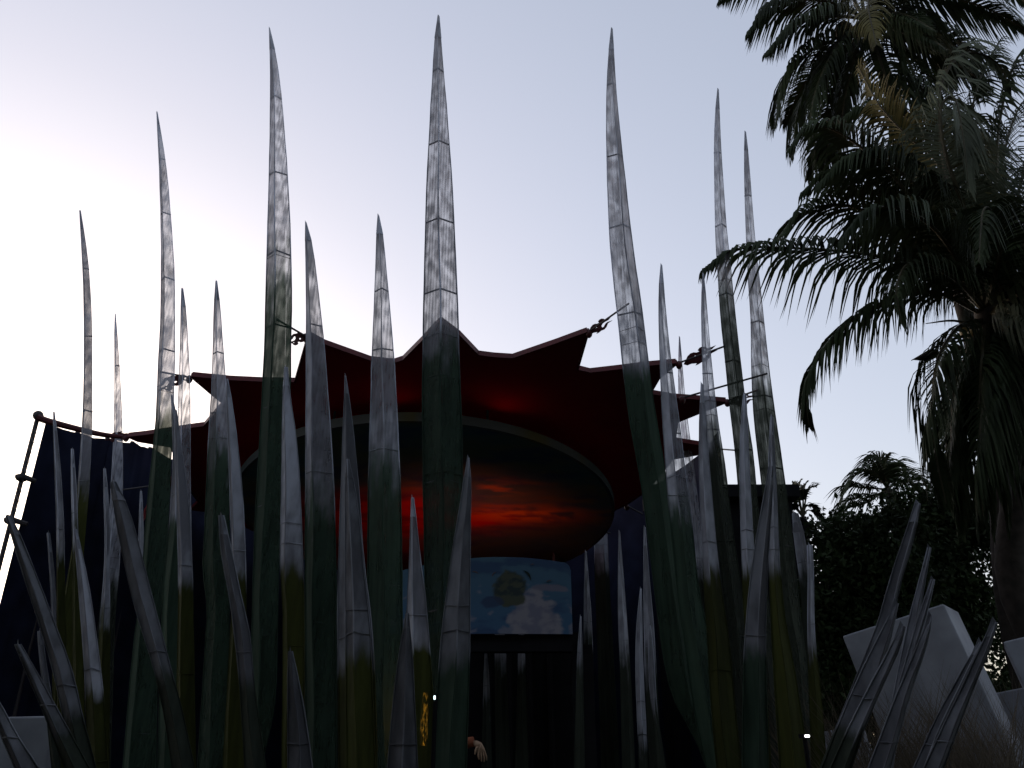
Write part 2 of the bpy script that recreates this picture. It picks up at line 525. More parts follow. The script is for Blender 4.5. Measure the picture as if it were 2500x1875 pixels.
SAIL = star_mat()
TH = 0.055
me = bpy.data.meshes.new("sail")
bm = bmesh.new()
vb = [bm.verts.new(p - disc_c) for p in star]
f = bm.faces.new(vb)
f.normal_update()
res = bmesh.ops.triangulate(bm, faces=[f])
bot = list(bm.faces)
vt = [bm.verts.new(p - disc_c + up * TH) for p in star]
idx = {v: i for i, v in enumerate(vb)}
for fc in bot:
    bm.faces.new([vt[idx[v]] for v in reversed(fc.verts[:])])
for i in range(len(vb)):
    j = (i + 1) % len(vb)
    try:
        bm.faces.new((vb[i], vb[j], vt[j], vt[i]))
    except ValueError:
        pass
bm.normal_update()
bm.to_mesh(me); bm.free()
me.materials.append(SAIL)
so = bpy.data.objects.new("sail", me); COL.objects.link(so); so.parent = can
# rim boards along the edge, one per straight run, slightly proud of the cloth
cen = sum(star, Vector()) / len(star)
for i in range(len(star)):
    a, b = star[i], star[(i + 1) % len(star)]
    if (b - a).length < 0.03:
        continue
    d = (b - a).normalized()
    o_ = d.cross(up).normalized()
    area_side = o_ if True else -o_
    aa, bb = a - d * 0.004, b + d * 0.004
    lo, hi, th = -0.008, TH + 0.012, 0.025
    ring = []
    for hgt in (lo, hi):
        for (p, q) in ((aa, 0.004), (bb, 0.004), (bb, th), (aa, th)):
            ring.append(p + up * hgt + area_side * q)
    MB().hexa(ring).build("rim_board", RED_RIM, can)

RD = 3.15


def disc_paint(u, v):
    """sunset on water: u right, v away from the camera, metres from the centre"""
    n1 = fbm(u * 0.55, v * 1.3, 1.7); n2 = fbm(u * 1.6, v * 5.0, 4.1); n3 = fbm(u * 0.9 + 9, v * 2.6, 2.2); n4 = fbm(u * 2.5, v * 12.0, 7.7, 4)
    base = mixc((0.070, 0.125, 0.130), (0.115, 0.140, 0.095), sstep(-0.4, 0.5, n1))
    base = mixc(base, (0.040, 0.066, 0.14), sstep(0.05, 0.6, n3) * 0.7)
    base = mixc(base, (0.17, 0.15, 0.05), sstep(0.15, 0.7, n2 + 0.3 * n4) * sstep(2.6, 0.3, abs(v + 0.5)) * 0.7)
    vv = v + 0.18 * n1
    red = math.exp(-((u + 0.9) / 1.45) ** 4 - ((vv + 0.05) / 0.95) ** 4)
    red = max(red, math.exp(-((u - 0.7) / 1.25) ** 2 - ((vv - 0.05 + 0.15 * n2) / 0.42) ** 2))
    red = max(red, 0.6 * math.exp(-((u + 1.2) / 1.3) ** 4 - ((v - 2.1) / 1.3) ** 4))
    base = mixc(base, mixc((0.62, 0.010, 0.006), (0.30, 0.008, 0.008), sstep(-0.2, 0.5, n3)), min(1, red * 1.1))
    yel = math.exp(-((u - 1.75) / 0.85) ** 2 - ((v + 0.12) / 0.30) ** 2) * sstep(-0.25, 0.35, n2 + 0.4 * n4 + 0.25)
    yel2 = 0.55 * math.exp(-((u - 0.9) / 0.8) ** 2 - ((v + 1.15) / 0.25) ** 2) * sstep(-0.1, 0.5, n2 + 0.1)
    base = mixc(base, (0.85, 0.24, 0.02), min(1, max(yel, yel2) * 1.1))
    dark = sstep(0.9, 2.4, v + 0.35 * n1)
    return mixc(base, mixc((0.035, 0.010, 0.010), (0.05, 0.028, 0.012), sstep(0.1, 0.6, n2)), dark * 0.85)


DISC = painting_mat("sunset_painting")
vs, fs, cols = [(0, 0, 0)], [], [disc_paint(0, 0)]
NR, NA = 46, 150
for r in range(1, NR + 1):
    for a in range(NA):
        rr, an = RD * r / NR, 2 * math.pi * a / NA
        u, v = rr * math.cos(an), rr * math.sin(an)
        vs.append((u, v, -SLOPE * v)); cols.append(disc_paint(u, v))
for a in range(NA):
    fs.append((0, 1 + (a + 1) % NA, 1 + a))
for r in range(NR - 1):
    for a in range(NA):
        b0, b1 = 1 + r * NA, 1 + (r + 1) * NA
        fs.append((b0 + a, b0 + (a + 1) % NA, b1 + (a + 1) % NA, b1 + a))
dob = mesh_ob("painted_disc", vs, fs, DISC, can)
set_paint(dob, cols)
RIMM = painting_mat("disc_rim_paint")
vs, fs, cols = [], [], []
for a in range(NA):
    an = 2 * math.pi * a / NA
    for (rr, h) in ((RD - .02, -0.004), (RD + .03, -0.004), (RD + .03, 0.13), (RD - .02, 0.13)):
        u, v = rr * math.cos(an), rr * math.sin(an)
        vs.append((u, v, -SLOPE * v + h))
        nn = fbm(an * 2.2, 3.3, 0.5)
        c = mixc((0.11, 0.115, 0.11), (0.05, 0.07, 0.075), sstep(-0.2, 0.35, nn))
        c = mixc(c, (0.14, 0.11, 0.035), sstep(0.2, 0.5, fbm(an * 3.1, 8.8, 0.2)) * 0.8)
        cols.append(c)
for a in range(NA):
    a2 = (a + 1) % NA
    for k in range(4):
        k2 = (k + 1) % 4
        fs.append((a * 4 + k, a * 4 + k2, a2 * 4 + k2, a2 * 4 + k))
rob = mesh_ob("disc_rim", vs, fs, RIMM, can)
set_paint(rob, cols)
for k in range(8):
    an = math.radians(22 + 45 * k)
    p = disc_c + Vector((2.9 * math.cos(an), 2.9 * math.sin(an), -SLOPE * 2.9 * math.sin(an) + 0.01))
    MB().tube([p, p + Vector((0, 0, 0.43))], 0.02, 6).build("hanger", STEEL, can)

# ------------------------------------------------------------------ giant grass blades
PAINT = {'green': (0.040, 0.068, 0.046), 'olive': (0.050, 0.056, 0.012), 'dark': (0.038, 0.046, 0.034), 'grey': (0.2, 0.2, 0.2)}
GROUPS = {'tall': "tall support blades round the stage canopy", 'short': "shorter grass blades round the stage", 'low': "low dark blades leaning outwards", 'inner': "blades inside the stage"}

BLADES = [
    (10.3, 0.3, 1190, 120, 'olive', 0.85, 0.36, [(514,194.0,196.8),(542,194.3,202.5),(590,198.7,208.9),(669,202.5,219.0),(780,205.7,223.7),(925,204.7,225.3),(1042,200.9,224.7),(1185,189.9,218.4),(1311,181.0,207.3),(1508,148.7,189.9),(1875,120.3,170.9)],
     "curved slim grey grass blade rising highest beside the navy wall's left end", 'tall'),
    (9.6, 0.36, 1010, 80, 'green', 0.62, 0.36, [(273,382.3,384.2),(296,382.3,388.6),(400,388.6,406.0),(527,392.4,417.1),(653,394.0,425.6),(780,392.4,427.2),(925,384.5,425.6),(1027,381.3,422.5),(1153,367.1,416.1),(1311,352.8,408.2),(1445,344.9,395.6),(1572,325.9,384.5),(1875,300.6,379.7)],
     "tall curved blade crossed by a dark red bracket, left of the canopy's pointed end", 'tall'),
    (8.4, 0.42, 660, 230, 'green', 0.55, 0.36, [(68,657.0,658.2),(85,657.0,667.1),(190,660.8,682.9),(364,658.5,698.1),(525,654.4,707.6),(735,649.1,712.3),(861,645.9,709.2),(975,639.6,709.2),(1090,633.2,694.9),(1248,623.7,688.6),(1425,617.4,679.1),(1540,615.5,677.2),(1698,609.2,674.1),(1793,613.9,661.4),(1831,625.0,642.4),(1875,628.2,639.2)],
     'tall blade with see-through right face tethered to the front left point of the canopy', 'tall'),
    (8.1, 0.5, 845, 110, 'green', 0.62, 0.36, [(39,1069.6,1072.2),(51,1066.8,1072.2),(73,1060.4,1075.3),(190,1055.7,1084.2),(342,1046.8,1096.8),(525,1039.2,1107.9),(735,1035.1,1116.5),(823,1033.5,1119.0),(975,1031.3,1123.7),(1058,1032.9,1127.8),(1248,1035.1,1129.1),(1425,1038.3,1131.6),(1666,1043.0,1134.8),(1793,1055.7,1125.3),(1875,1081.0,1100.0)],
     "tallest and broadest blade, standing straight in front of the canopy's middle point", 'tall'),
    (8.3, 0.62, 900, 60, 'green', 0.62, 0.36, [(70,1493.4,1494.6),(82,1488.9,1496.8),(145,1483.5,1499.4),(240,1480.4,1505.1),(366,1480.4,1518.4),(575,1487.3,1541.1),(658,1495.3,1552.2),(769,1507.9,1569.6),(896,1520.6,1583.9),(1025,1536.4,1601.3),(1108,1552.2,1618.7),(1203,1569.6,1629.7),(1298,1580.7,1639.2),(1475,1601.3,1664.6),(1477,1604.4,1672.5),(1603,1618.7,1689.9),(1730,1645.6,1705.7),(1787,1696.2,1712.0),(1875,1724.7,1737.3)],
     'tall left-leaning blade tethered to the front right point of the canopy', 'tall'),
    (9.3, 0.5, 700, 150, 'dark', 0.66, 0.36, [(218,1752.5,1754.4),(234,1746.2,1755.1),(366,1743.0,1760.4),(575,1746.2,1774.7),(658,1751.6,1784.8),(785,1760.1,1795.9),(896,1772.2,1810.1),(1025,1784.8,1823.4),(1077,1792.7,1837.0),(1203,1803.8,1846.5),(1475,1829.1,1876.6),(1666,1844.9,1901.9),(1875,1870.3,1920.9)],
     'second tallest blade of the right clump, tip against open sky beside the palm', 'tall'),
    (10.0, 0.5, 930, 90, 'dark', 0.6, 0.36, [(322,1818.4,1820.9),(351,1815.8,1825.9),(461,1818.0,1833.2),(575,1821.5,1841.8),(658,1824.4,1851.3),(785,1833.9,1865.5),(896,1833.9,1876.6),(1025,1840.2,1894.0),(1108,1851.3,1906.6),(1191,1860.8,1917.7),(1316,1879.1,1934.5),(1525,1894.9,1955.1),(1603,1925.0,1967.7),(1730,1939.2,1977.2),(1771,1955.1,1977.2),(1875,1970.9,1986.7)],
     "tall blade nearest the big palm's drooping fronds, rightmost of those reaching its height", 'tall'),
    (11.6, 0.45, 1420, 60, 'dark', 0.6, 0.36, [(766,280.7,282.0),(783,278.5,283.9),(925,280.1,293.7),(1042,278.5,298.7),(1153,272.8,300.0),(1216,269.9,299.1),(1425,253.2,289.6),(1477,243.7,281.6),(1875,218.4,269.0)],
     "slim white blade standing behind the bird bracket on the navy wall's top cable", 'tall'),
    (7.0, 0.35, 1330, 110, 'olive', 0.9, 0.36, [(1006,130.4,132.9),(1058,130.4,139.2),(1153,134.5,148.7),(1311,139.2,157.3),(1425,138.3,157.3),(1477,139.2,159.8),(1875,136.1,166.1)],
     "thin grey blade whose tip just clears the navy wall's top edge", 'short'),
    (8.6, 0.5, 1300, 90, 'olive', 0.9, 0.36, [(1096,174.1,178.8),(1109,172.5,180.4),(1185,174.1,186.7),(1296,176.6,189.9),(1477,177.2,199.4),(1875,177.2,208.9)],
     'thin grey blade almost touching the left edge of the curved slim one', 'short'),
    (6.2, 0.55, 1690, 50, 'olive', 0.97, 0.36, [(1292,180.4,186.7),(1311,179.7,189.9),(1350,185.1,200.9),(1445,193.0,219.9),(1572,202.5,238.0),(1682,208.9,251.6),(1875,215.2,264.2)],
     'grey white torn-tip blade below the curved slim one, brown at its foot', 'short'),
    (9.8, 0.5, 1500, 90, 'olive', 0.9, 0.36, [(1144,253.2,257.9),(1163,252.2,260.1),(1216,253.2,265.2),(1311,257.0,269.0),(1425,253.2,267.4),(1508,243.7,269.0),(1875,231.0,265.8)],
     'thin pale blade rising just left of the dark leaning pair', 'short'),
    (5.3, 0.58, 1640, 70, 'dark', 0.98, 0.36, [(1176,269.6,282.3),(1185,269.0,288.0),(1216,274.7,305.4),(1311,289.6,335.4),(1350,299.1,343.4),(1477,325.9,376.6),(1613,371.8,411.4),(1730,398.7,444.6),(1875,420.9,474.7)],
     'broad dark grey blade leaning left over the navy wall, blunt tip', 'short'),
    (10.6, 0.5, 1560, 60, 'green', 0.9, 0.36, [(1199,342.7,346.2),(1213,341.1,348.1),(1311,338.0,351.3),(1425,337.0,349.7),(1572,335.4,351.3),(1875,332.3,351.3)],
     'thin white blade below the red bracket on the navy wall', 'short'),
    (8.8, 0.45, 1300, 150, 'green', 0.5, 0.36, [(704,443.0,446.8),(716,442.4,451.6),(811,440.5,457.9),(925,437.7,463.6),(963,435.1,464.2),(1042,435.1,464.6),(1216,428.8,465.2),(1425,424.1,468.4),(1875,414.6,468.4)],
     "white blade with cloudy netting standing left of the sail's sky gap", 'short'),
    (7.7, 0.45, 1275, 40, 'green', 0.95, 0.36, [(965,417.7,420.9),(1027,420.9,434.2),(1122,423.4,446.8),(1216,417.1,455.7),(1277,414.6,457.3),(1445,397.2,443.0),(1875,384.5,439.9)],
     'white blade crossing in front of the cloudy netted one, green below its seam', 'short'),
    (7.2, 0.35, 1425, 40, 'olive', 0.95, 0.36, [(1001,427.8,431.0),(1090,429.7,443.0),(1216,432.0,460.8),(1311,433.5,466.1),(1423,436.7,470.9),(1425,436.1,470.6),(1666,432.0,474.7),(1875,425.6,477.8)],
     'bright white blade with two seams above an olive foot, beside the dark leaning blade', 'short'),
    (8.0, 0.5, 1100, 110, 'green', 0.6, 0.36, [(686,526.6,529.7),(701,523.1,534.8),(811,521.5,541.1),(925,518.0,550.6),(963,515.8,553.2),(1090,507.9,557.0),(1216,503.2,558.5),(1425,493.7,560.1),(1445,509.5,560.1),(1875,482.6,552.2)],
     'white-topped green blade showing a bright sky gap behind its right face', 'short'),
    (7.3, 0.3, 1410, 50, 'olive', 0.97, 0.36, [(925,553.2,555.7),(963,551.3,563.9),(1058,556.0,577.5),(1185,560.8,591.1),(1311,564.2,598.1),(1406,569.0,600.3),(1445,568.0,601.3),(1875,544.3,598.1)],
     'white blade stitched across its lower end, right beside the one with the sky gap', 'short'),
    (5.6, 0.55, 1660, 60, 'dark', 0.98, 0.36, [(1258,534.8,546.2),(1273,533.2,549.1),(1311,534.8,558.5),(1425,551.3,582.3),(1445,559.5,586.1),(1556,573.4,613.3),(1651,583.9,617.1),(1875,598.1,648.7)],
     'dark grey blade leaning left in front of the white stitched one', 'short'),
    (7.0, 0.3, 1395, 60, 'olive', 0.95, 0.36, [(896,694.9,701.9),(925,691.1,702.8),(975,690.2,709.2),(1027,689.9,718.7),(1153,688.0,731.3),(1343,683.9,738.6),(1406,685.4,739.2),(1477,691.8,742.4),(1666,690.2,742.4),(1875,688.6,740.8)],
     'pale blade overlapping the tall one with the see-through face, olive below', 'short'),
    (7.6, 0.33, 1200, 160, 'green', 0.66, 0.36, [(542,745.9,747.2),(570,744.9,760.1),(703,747.2,776.6),(830,747.8,790.5),(975,747.8,801.6),(1058,747.2,807.3),(1185,746.5,815.2),(1425,745.6,820.3),(1572,745.6,819.9),(1875,748.7,821.5)],
     "broad white blade with pointed cap next to the canopy's front left point", 'short'),
    (6.7, 0.38, 1630, 70, 'olive', 0.98, 0.36, [(916,842.1,843.7),(954,841.1,851.6),(1058,837.3,862.7),(1185,832.9,875.9),(1311,828.5,883.2),(1425,825.3,894.3),(1477,824.7,902.2),(1613,826.3,913.3),(1875,827.8,919.6)],
     'grey white blade with a hooked tip and dark streaks against the maroon canopy', 'short'),
    (6.2, 0.4, 1600, 70, 'olive', 0.98, 0.36, [(1121,846.2,851.6),(1153,843.0,860.1),(1280,842.4,880.1),(1425,842.4,889.6),(1477,843.7,900.6),(1875,846.8,916.5)],
     'grey blade standing in front of the hooked one, tip halfway up it', 'short'),
    (7.3, 0.52, 1130, 160, 'green', 0.62, 0.36, [(526,923.1,924.7),(558,918.7,935.4),(640,917.4,941.1),(754,913.3,951.9),(880,907.6,962.3),(975,906.3,967.1),(1090,902.2,972.8),(1216,899.1,978.2),(1425,897.5,981.6),(1508,897.5,981.3),(1875,900.6,979.7)],
     'white-capped blade with netting in both faces, next left of the broadest one', 'short'),
    (5.9, 0.3, 1580, 40, 'olive', 0.8, 0.36, [(1215,1004.7,1009.5),(1280,1001.9,1017.7),(1425,998.1,1032.3),(1445,994.9,1038.6),(1572,992.4,1047.8),(1666,995.6,1055.7),(1875,1001.9,1062.0)],
     'short ribbed grey blade in front of the red sunset, bright olive below the seam', 'short'),
    (5.6, 0.55, 1615, 60, 'green', 0.98, 0.36, [(1118,1142.4,1144.9),(1153,1133.2,1151.3),(1216,1126.9,1149.7),(1311,1109.5,1148.1),(1425,1094.3,1147.8),(1477,1085.8,1147.2),(1606,1073.4,1146.2),(1875,1055.7,1138.0)],
     'pointed grey blade covering the left end of the sky painting board', 'short'),
    (5.0, 0.55, 2100, 60, 'dark', 1, 0.36, [(1497,991.8,997.2),(1540,984.5,1000.3),(1572,978.2,1005.1),(1698,960.8,1011.4),(1875,946.5,1019.3)],
     'dark slate blade below the ribbed grey one', 'short'),
    (4.7, 0.6, 2100, 60, 'dark', 1, 0.36, [(1590,705.1,713.3),(1635,702.8,723.4),(1730,702.8,742.4),(1875,702.8,763.0)],
     'dark slate blade with a rounded tip, alone among green stalks', 'short'),
    (4.8, 0.55, 1740, 60, 'dark', 1, 0.36, [(1258,14.2,25.3),(1311,29.1,53.8),(1350,39.6,68.0),(1425,64.9,94.9),(1445,69.6,106.0),(1524,97.5,133.5),(1635,129.7,177.2),(1727,150.3,195.6),(1875,177.2,234.2)],
     "dark grey blade leaning left across the wall's lacing pole", 'low'),
    (4.4, 0.55, 1780, 80, 'dark', 1, 0.36, [(1573,36.4,50.6),(1635,61.7,86.1),(1730,102.8,139.2),(1875,158.2,218.4)],
     'dark blade leaning far left with a pale cut tip', 'low'),
    (6.6, 0.5, 1700, 90, 'dark', 1, 0.36, [(1541,92.4,101.9),(1572,93.0,106.0),(1635,99.7,114.6),(1682,107.0,122.8),(1875,126.6,148.7)],
     'narrow bluish white blade squeezed between two dark leaning ones', 'low'),
    (8.0, 0.5, 1560, 70, 'olive', 0.95, 0.36, [(1301,114.9,120.9),(1425,123.4,137.7),(1445,125.0,134.5),(1572,128.2,144.0),(1875,129.7,155.1)],
     'narrow white blade near the foot of the navy wall', 'low'),
    (3.9, 0.5, 2100, 50, 'dark', 1, 0.36, [(1635,-63.3,-50.6),(1730,-22.2,7.9),(1793,1.6,39.6),(1875,36.4,94.9)],
     'dark blade slanting in front of the left white block', 'low'),
    (7.9, 0.4, 1230, 120, 'green', 0.6, 0.36, [(647,1614.2,1616.1),(665,1607.9,1617.7),(785,1608.5,1627.2),(896,1611.4,1639.9),(1025,1617.1,1658.2),(1108,1623.4,1668.4),(1235,1632.3,1683.5),(1475,1656.6,1710.4),(1540,1667.7,1731.0),(1730,1693.0,1759.5),(1875,1724.7,1784.8)],
     'white-tipped blade just right of the tall left-leaning one', 'short'),
    (12.0, 0.5, 1390, 80, 'dark', 0.5, 0.36, [(823,1658.5,1659.8),(848,1656.0,1662.3),(968,1656.0,1671.8),(1023,1659.2,1677.2),(1108,1671.8,1690.5),(1235,1686.1,1705.7),(1361,1700.9,1721.5),(1475,1705.7,1731.0)],
     "slim white blade rising behind the canopy's side spikes", 'tall'),
    (8.5, 0.38, 1060, 110, 'dark', 0.5, 0.36, [(669,1716.5,1718.0),(690,1712.0,1721.5),(785,1712.0,1727.8),(943,1716.8,1742.4),(1025,1721.5,1751.9),(1108,1724.7,1766.5),(1184,1734.2,1775.9),(1298,1746.8,1789.6),(1475,1769.0,1816.5),(1603,1784.8,1832.3),(1875,1807.0,1851.3)],
     'cloudy netted blade, its tip reaching the lowest hanging palm frond', 'short'),
    (7.1, 0.3, 1395, 60, 'olive', 0.97, 0.36, [(937,1712.0,1714.6),(959,1710.4,1716.8),(1025,1707.3,1724.7),(1045,1706.6,1725.3),(1172,1707.0,1734.2),(1352,1716.5,1750.6),(1475,1720.9,1764.6),(1540,1726.3,1778.5),(1730,1737.3,1794.3),(1875,1750.0,1810.1)],
     'white olive-footed blade with stitched seam, before the cloudy netted one at right', 'short'),
    (7.6, 0.35, 1385, 60, 'olive', 0.97, 0.36, [(963,1814.9,1821.5),(982,1812.7,1823.4),(1045,1807.0,1825.3),(1172,1805.7,1831.0),(1352,1810.4,1840.5),(1475,1814.9,1848.1),(1540,1819.6,1860.8),(1875,1835.4,1882.9)],
     'white blade with a notched tip beside the second tallest blade', 'short'),
    (6.6, 0.4, 1390, 60, 'olive', 0.95, 0.36, [(1017,1881.6,1887.0),(1095,1876.3,1890.8),(1190,1876.9,1894.9),(1316,1877.5,1900.3),(1380,1877.5,1903.2),(1525,1882.9,1917.7),(1603,1887.0,1934.5),(1730,1894.9,1955.1),(1875,1904.4,1977.2)],
     'white blade with a bright yellow-green right edge behind the leaning dark one', 'short'),
    (5.4, 0.55, 1600, 50, 'green', 0.98, 0.36, [(1139,1876.6,1888.6),(1177,1872.2,1887.3),(1253,1856.3,1882.9),(1380,1835.8,1873.4),(1477,1825.3,1870.3),(1525,1821.5,1868.7),(1603,1815.8,1868.7),(1875,1812.7,1875.9)],
     'broad grey blade leaning right, crossing the right clump', 'short'),
    (7.4, 0.4, 1580, 70, 'olive', 0.97, 0.36, [(1331,1970.9,1982.0),(1364,1973.1,1986.7),(1445,1972.5,1986.7),(1525,1971.5,1987.3),(1556,1972.5,1988.6),(1666,1974.7,2002.5),(1875,1982.0,2018.4)],
     'bent-tip white blade standing alone right of the clump', 'short'),
    (11.2, 0.5, 1390, 60, 'dark', 0.95, 0.36, [(1253,1934.5,1948.7),(1301,1936.1,1964.6),(1380,1947.2,1974.7),(1413,1955.1,1983.5),(1875,1970.9,2008.9)],
     'pale blade half hidden behind the right clump', 'short'),
    (5.2, 0.6, 1760, 60, 'dark', 1, 0.36, [(1229,2235.1,2246.8),(1241,2231.0,2247.8),(1285,2216.1,2238.9),(1380,2183.9,2212.0),(1445,2162.3,2189.9),(1525,2144.9,2183.5),(1540,2137.0,2170.9),(1666,2084.8,2148.1),(1875,2002.5,2075.3)],
     'longest blade leaning right in front of the white block', 'low'),
    (4.6, 0.6, 1780, 60, 'dark', 1, 0.36, [(1473,2186.1,2192.4),(1492,2176.6,2191.8),(1572,2136.1,2169.6),(1666,2089.6,2144.9),(1761,2050.0,2116.5),(1875,2005.7,2078.5)],
     'dark blade leaning right, joined along the longest one', 'low'),
    (4.2, 0.6, 1780, 60, 'dark', 1, 0.36, [(1530,2199.4,2208.9),(1572,2178.2,2202.5),(1666,2127.5,2157.6),(1761,2078.5,2116.5),(1875,2027.8,2075.3)],
     "dark blade leaning right across the white block's left half", 'low'),
    (5.7, 0.55, 2000, 60, 'dark', 1, 0.36, [(1337,2264.6,2272.8),(1413,2246.2,2258.9),(1508,2217.7,2243.7),(1525,2216.1,2239.2),(1635,2193.0,2219.3),(1698,2181.3,2198.7),(1875,2141.8,2179.7)],
     "slim grey blade standing before the white block's top edge", 'low'),
    (5.4, 0.55, 2000, 60, 'dark', 1, 0.36, [(1415,2273.7,2281.6),(1432,2266.8,2280.4),(1508,2241.5,2260.4),(1603,2213.9,2230.4),(1666,2195.6,2211.4),(1875,2144.9,2173.4)],
     "slim grey blade with a shouldered tip before the white block's right half", 'low'),
    (4.5, 0.55, 2000, 60, 'dark', 1, 0.36, [(1505,2270.3,2275.3),(1540,2255.7,2271.5),(1603,2228.8,2254.1),(1698,2187.7,2219.3),(1777,2157.6,2200.3),(1875,2119.6,2173.4)],
     "dark blade leaning right with a frayed tip touching the white block's upper corner", 'low'),
    (4.3, 0.55, 2000, 60, 'dark', 1, 0.36, [(1519,2424.1,2434.5),(1572,2396.5,2420.3),(1666,2353.8,2382.3),(1761,2307.9,2344.9),(1875,2255.7,2303.2)],
     'dark blade leaning far right, its tip in the leafy gap between two white blocks', 'low'),
    (4.9, 0.5, 2000, 60, 'dark', 1, 0.36, [(1568,2390.2,2398.1),(1635,2349.1,2368.0),(1761,2281.0,2310.1),(1875,2230.4,2268.4)],
     'thin dark blade leaning far right just behind another', 'low'),
    (10.4, 0.5, 1620, 90, 'dark', 0.95, 0.36, [(1287,1572.2,1575.3),(1475,1570.6,1590.8),(1508,1572.2,1594.9),(1698,1575.9,1606.0),(1875,1585.4,1613.9)],
     "narrow white-edged blade half covered by the tall left-leaning one's foot", 'inner'),
    (11.3, 0.6, 1600, 90, 'dark', 0.95, 0.36, [(1298,1510.8,1513.3),(1475,1508.2,1527.8),(1508,1508.9,1530.1),(1641,1514.2,1539.6),(1875,1519.0,1550.6)],
     'narrow white-edged blade midway between painting board and the right clump', 'inner'),
    (12.0, 0.5, 1540, 90, 'dark', 0.95, 0.36, [(1346,1428.8,1431.3),(1475,1425.3,1442.1),(1556,1425.0,1446.8),(1875,1427.2,1452.5)],
     'narrow white-edged blade just right of the painting board', 'inner'),
    (10.9, 0.5, 1620, 120, 'dark', 0.95, 0.36, [(1505,1416.8,1418.7),(1556,1412.3,1420.9),(1635,1407.6,1423.4),(1875,1401.9,1427.2)],
     "faint dark blade with its tip near the painting board's lower right corner", 'inner'),
    (9.4, 0.5, 1800, 80, 'dark', 0.97, 0.36, [(1437,1563.6,1565.5),(1477,1558.5,1567.1),(1540,1552.2,1567.4),(1666,1551.6,1571.5),(1793,1557.9,1578.2),(1875,1560.1,1582.3)],
     "short pale blade shaped like a spearhead at the right clump's inner side", 'inner'),
    (9.9, 0.5, 1730, 60, 'dark', 0.97, 0.36, [(1527,1584.8,1588.0),(1572,1583.9,1594.3),(1666,1583.9,1600.3),(1730,1591.8,1602.8),(1875,1604.4,1626.6)],
     "short pale curved blade behind the tall left-leaning one's foot", 'inner'),
    (15.7, 0.7, 1380, 50, 'dark', 0.95, 0.36, [(1045,1458.9,1461.4),(1108,1454.1,1471.5),(1259,1450.9,1480.1),(1393,1451.6,1486.1),(1475,1455.7,1490.5),(1875,1468.4,1512.7)],
     "wide white blade standing against the navy wall below the canopy's right end", 'inner'),
    (17.0, 0.6, 1420, 60, 'dark', 0.95, 0.36, [(1235,1303.8,1307.0),(1342,1296.8,1321.8),(1475,1294.3,1324.4),(1875,1291.1,1325.9)],
     "white blade showing behind the painting board's top edge", 'inner'),
    (15.4, 0.5, 1500, 60, 'dark', 0.95, 0.36, [(1353,1272.8,1275.9),(1393,1270.6,1280.1),(1875,1265.8,1288.0)],
     "tiny white blade tip showing over the painting board's middle", 'inner'),
    (15.0, 0.5, 1500, 60, 'dark', 0.95, 0.36, [(1352,1350.0,1353.2),(1393,1347.5,1359.2),(1875,1341.8,1363.9)],
     "tiny white blade tip showing over the painting board's right end", 'inner'),
    (12.9, 0.5, 1620, 60, 'dark', 0.97, 0.36, [(1527,1209.2,1229.7),(1578,1208.2,1234.5),(1698,1209.2,1239.2),(1875,1210.8,1245.6)],
     'faint pale blade standing inside the dark doorway, its left one', 'inner'),
    (12.7, 0.5, 1625, 40, 'dark', 0.97, 0.36, [(1527,1267.7,1278.8),(1556,1266.1,1280.4),(1619,1264.6,1282.0),(1875,1258.2,1289.9)],
     'faint pale blade standing inside the dark doorway, its right one', 'inner'),
    (12.2, 0.5, 1700, 90, 'dark', 0.97, 0.36, [(1578,1184.8,1187.0),(1635,1181.6,1193.4),(1875,1175.9,1201.3)],
     "faint pointed blade in the doorway's left corner", 'inner'),
]



def smooth_rows(rows, n):
    pts = catmull([(r[0], r[1], r[2]) for r in rows], n)
    return pts


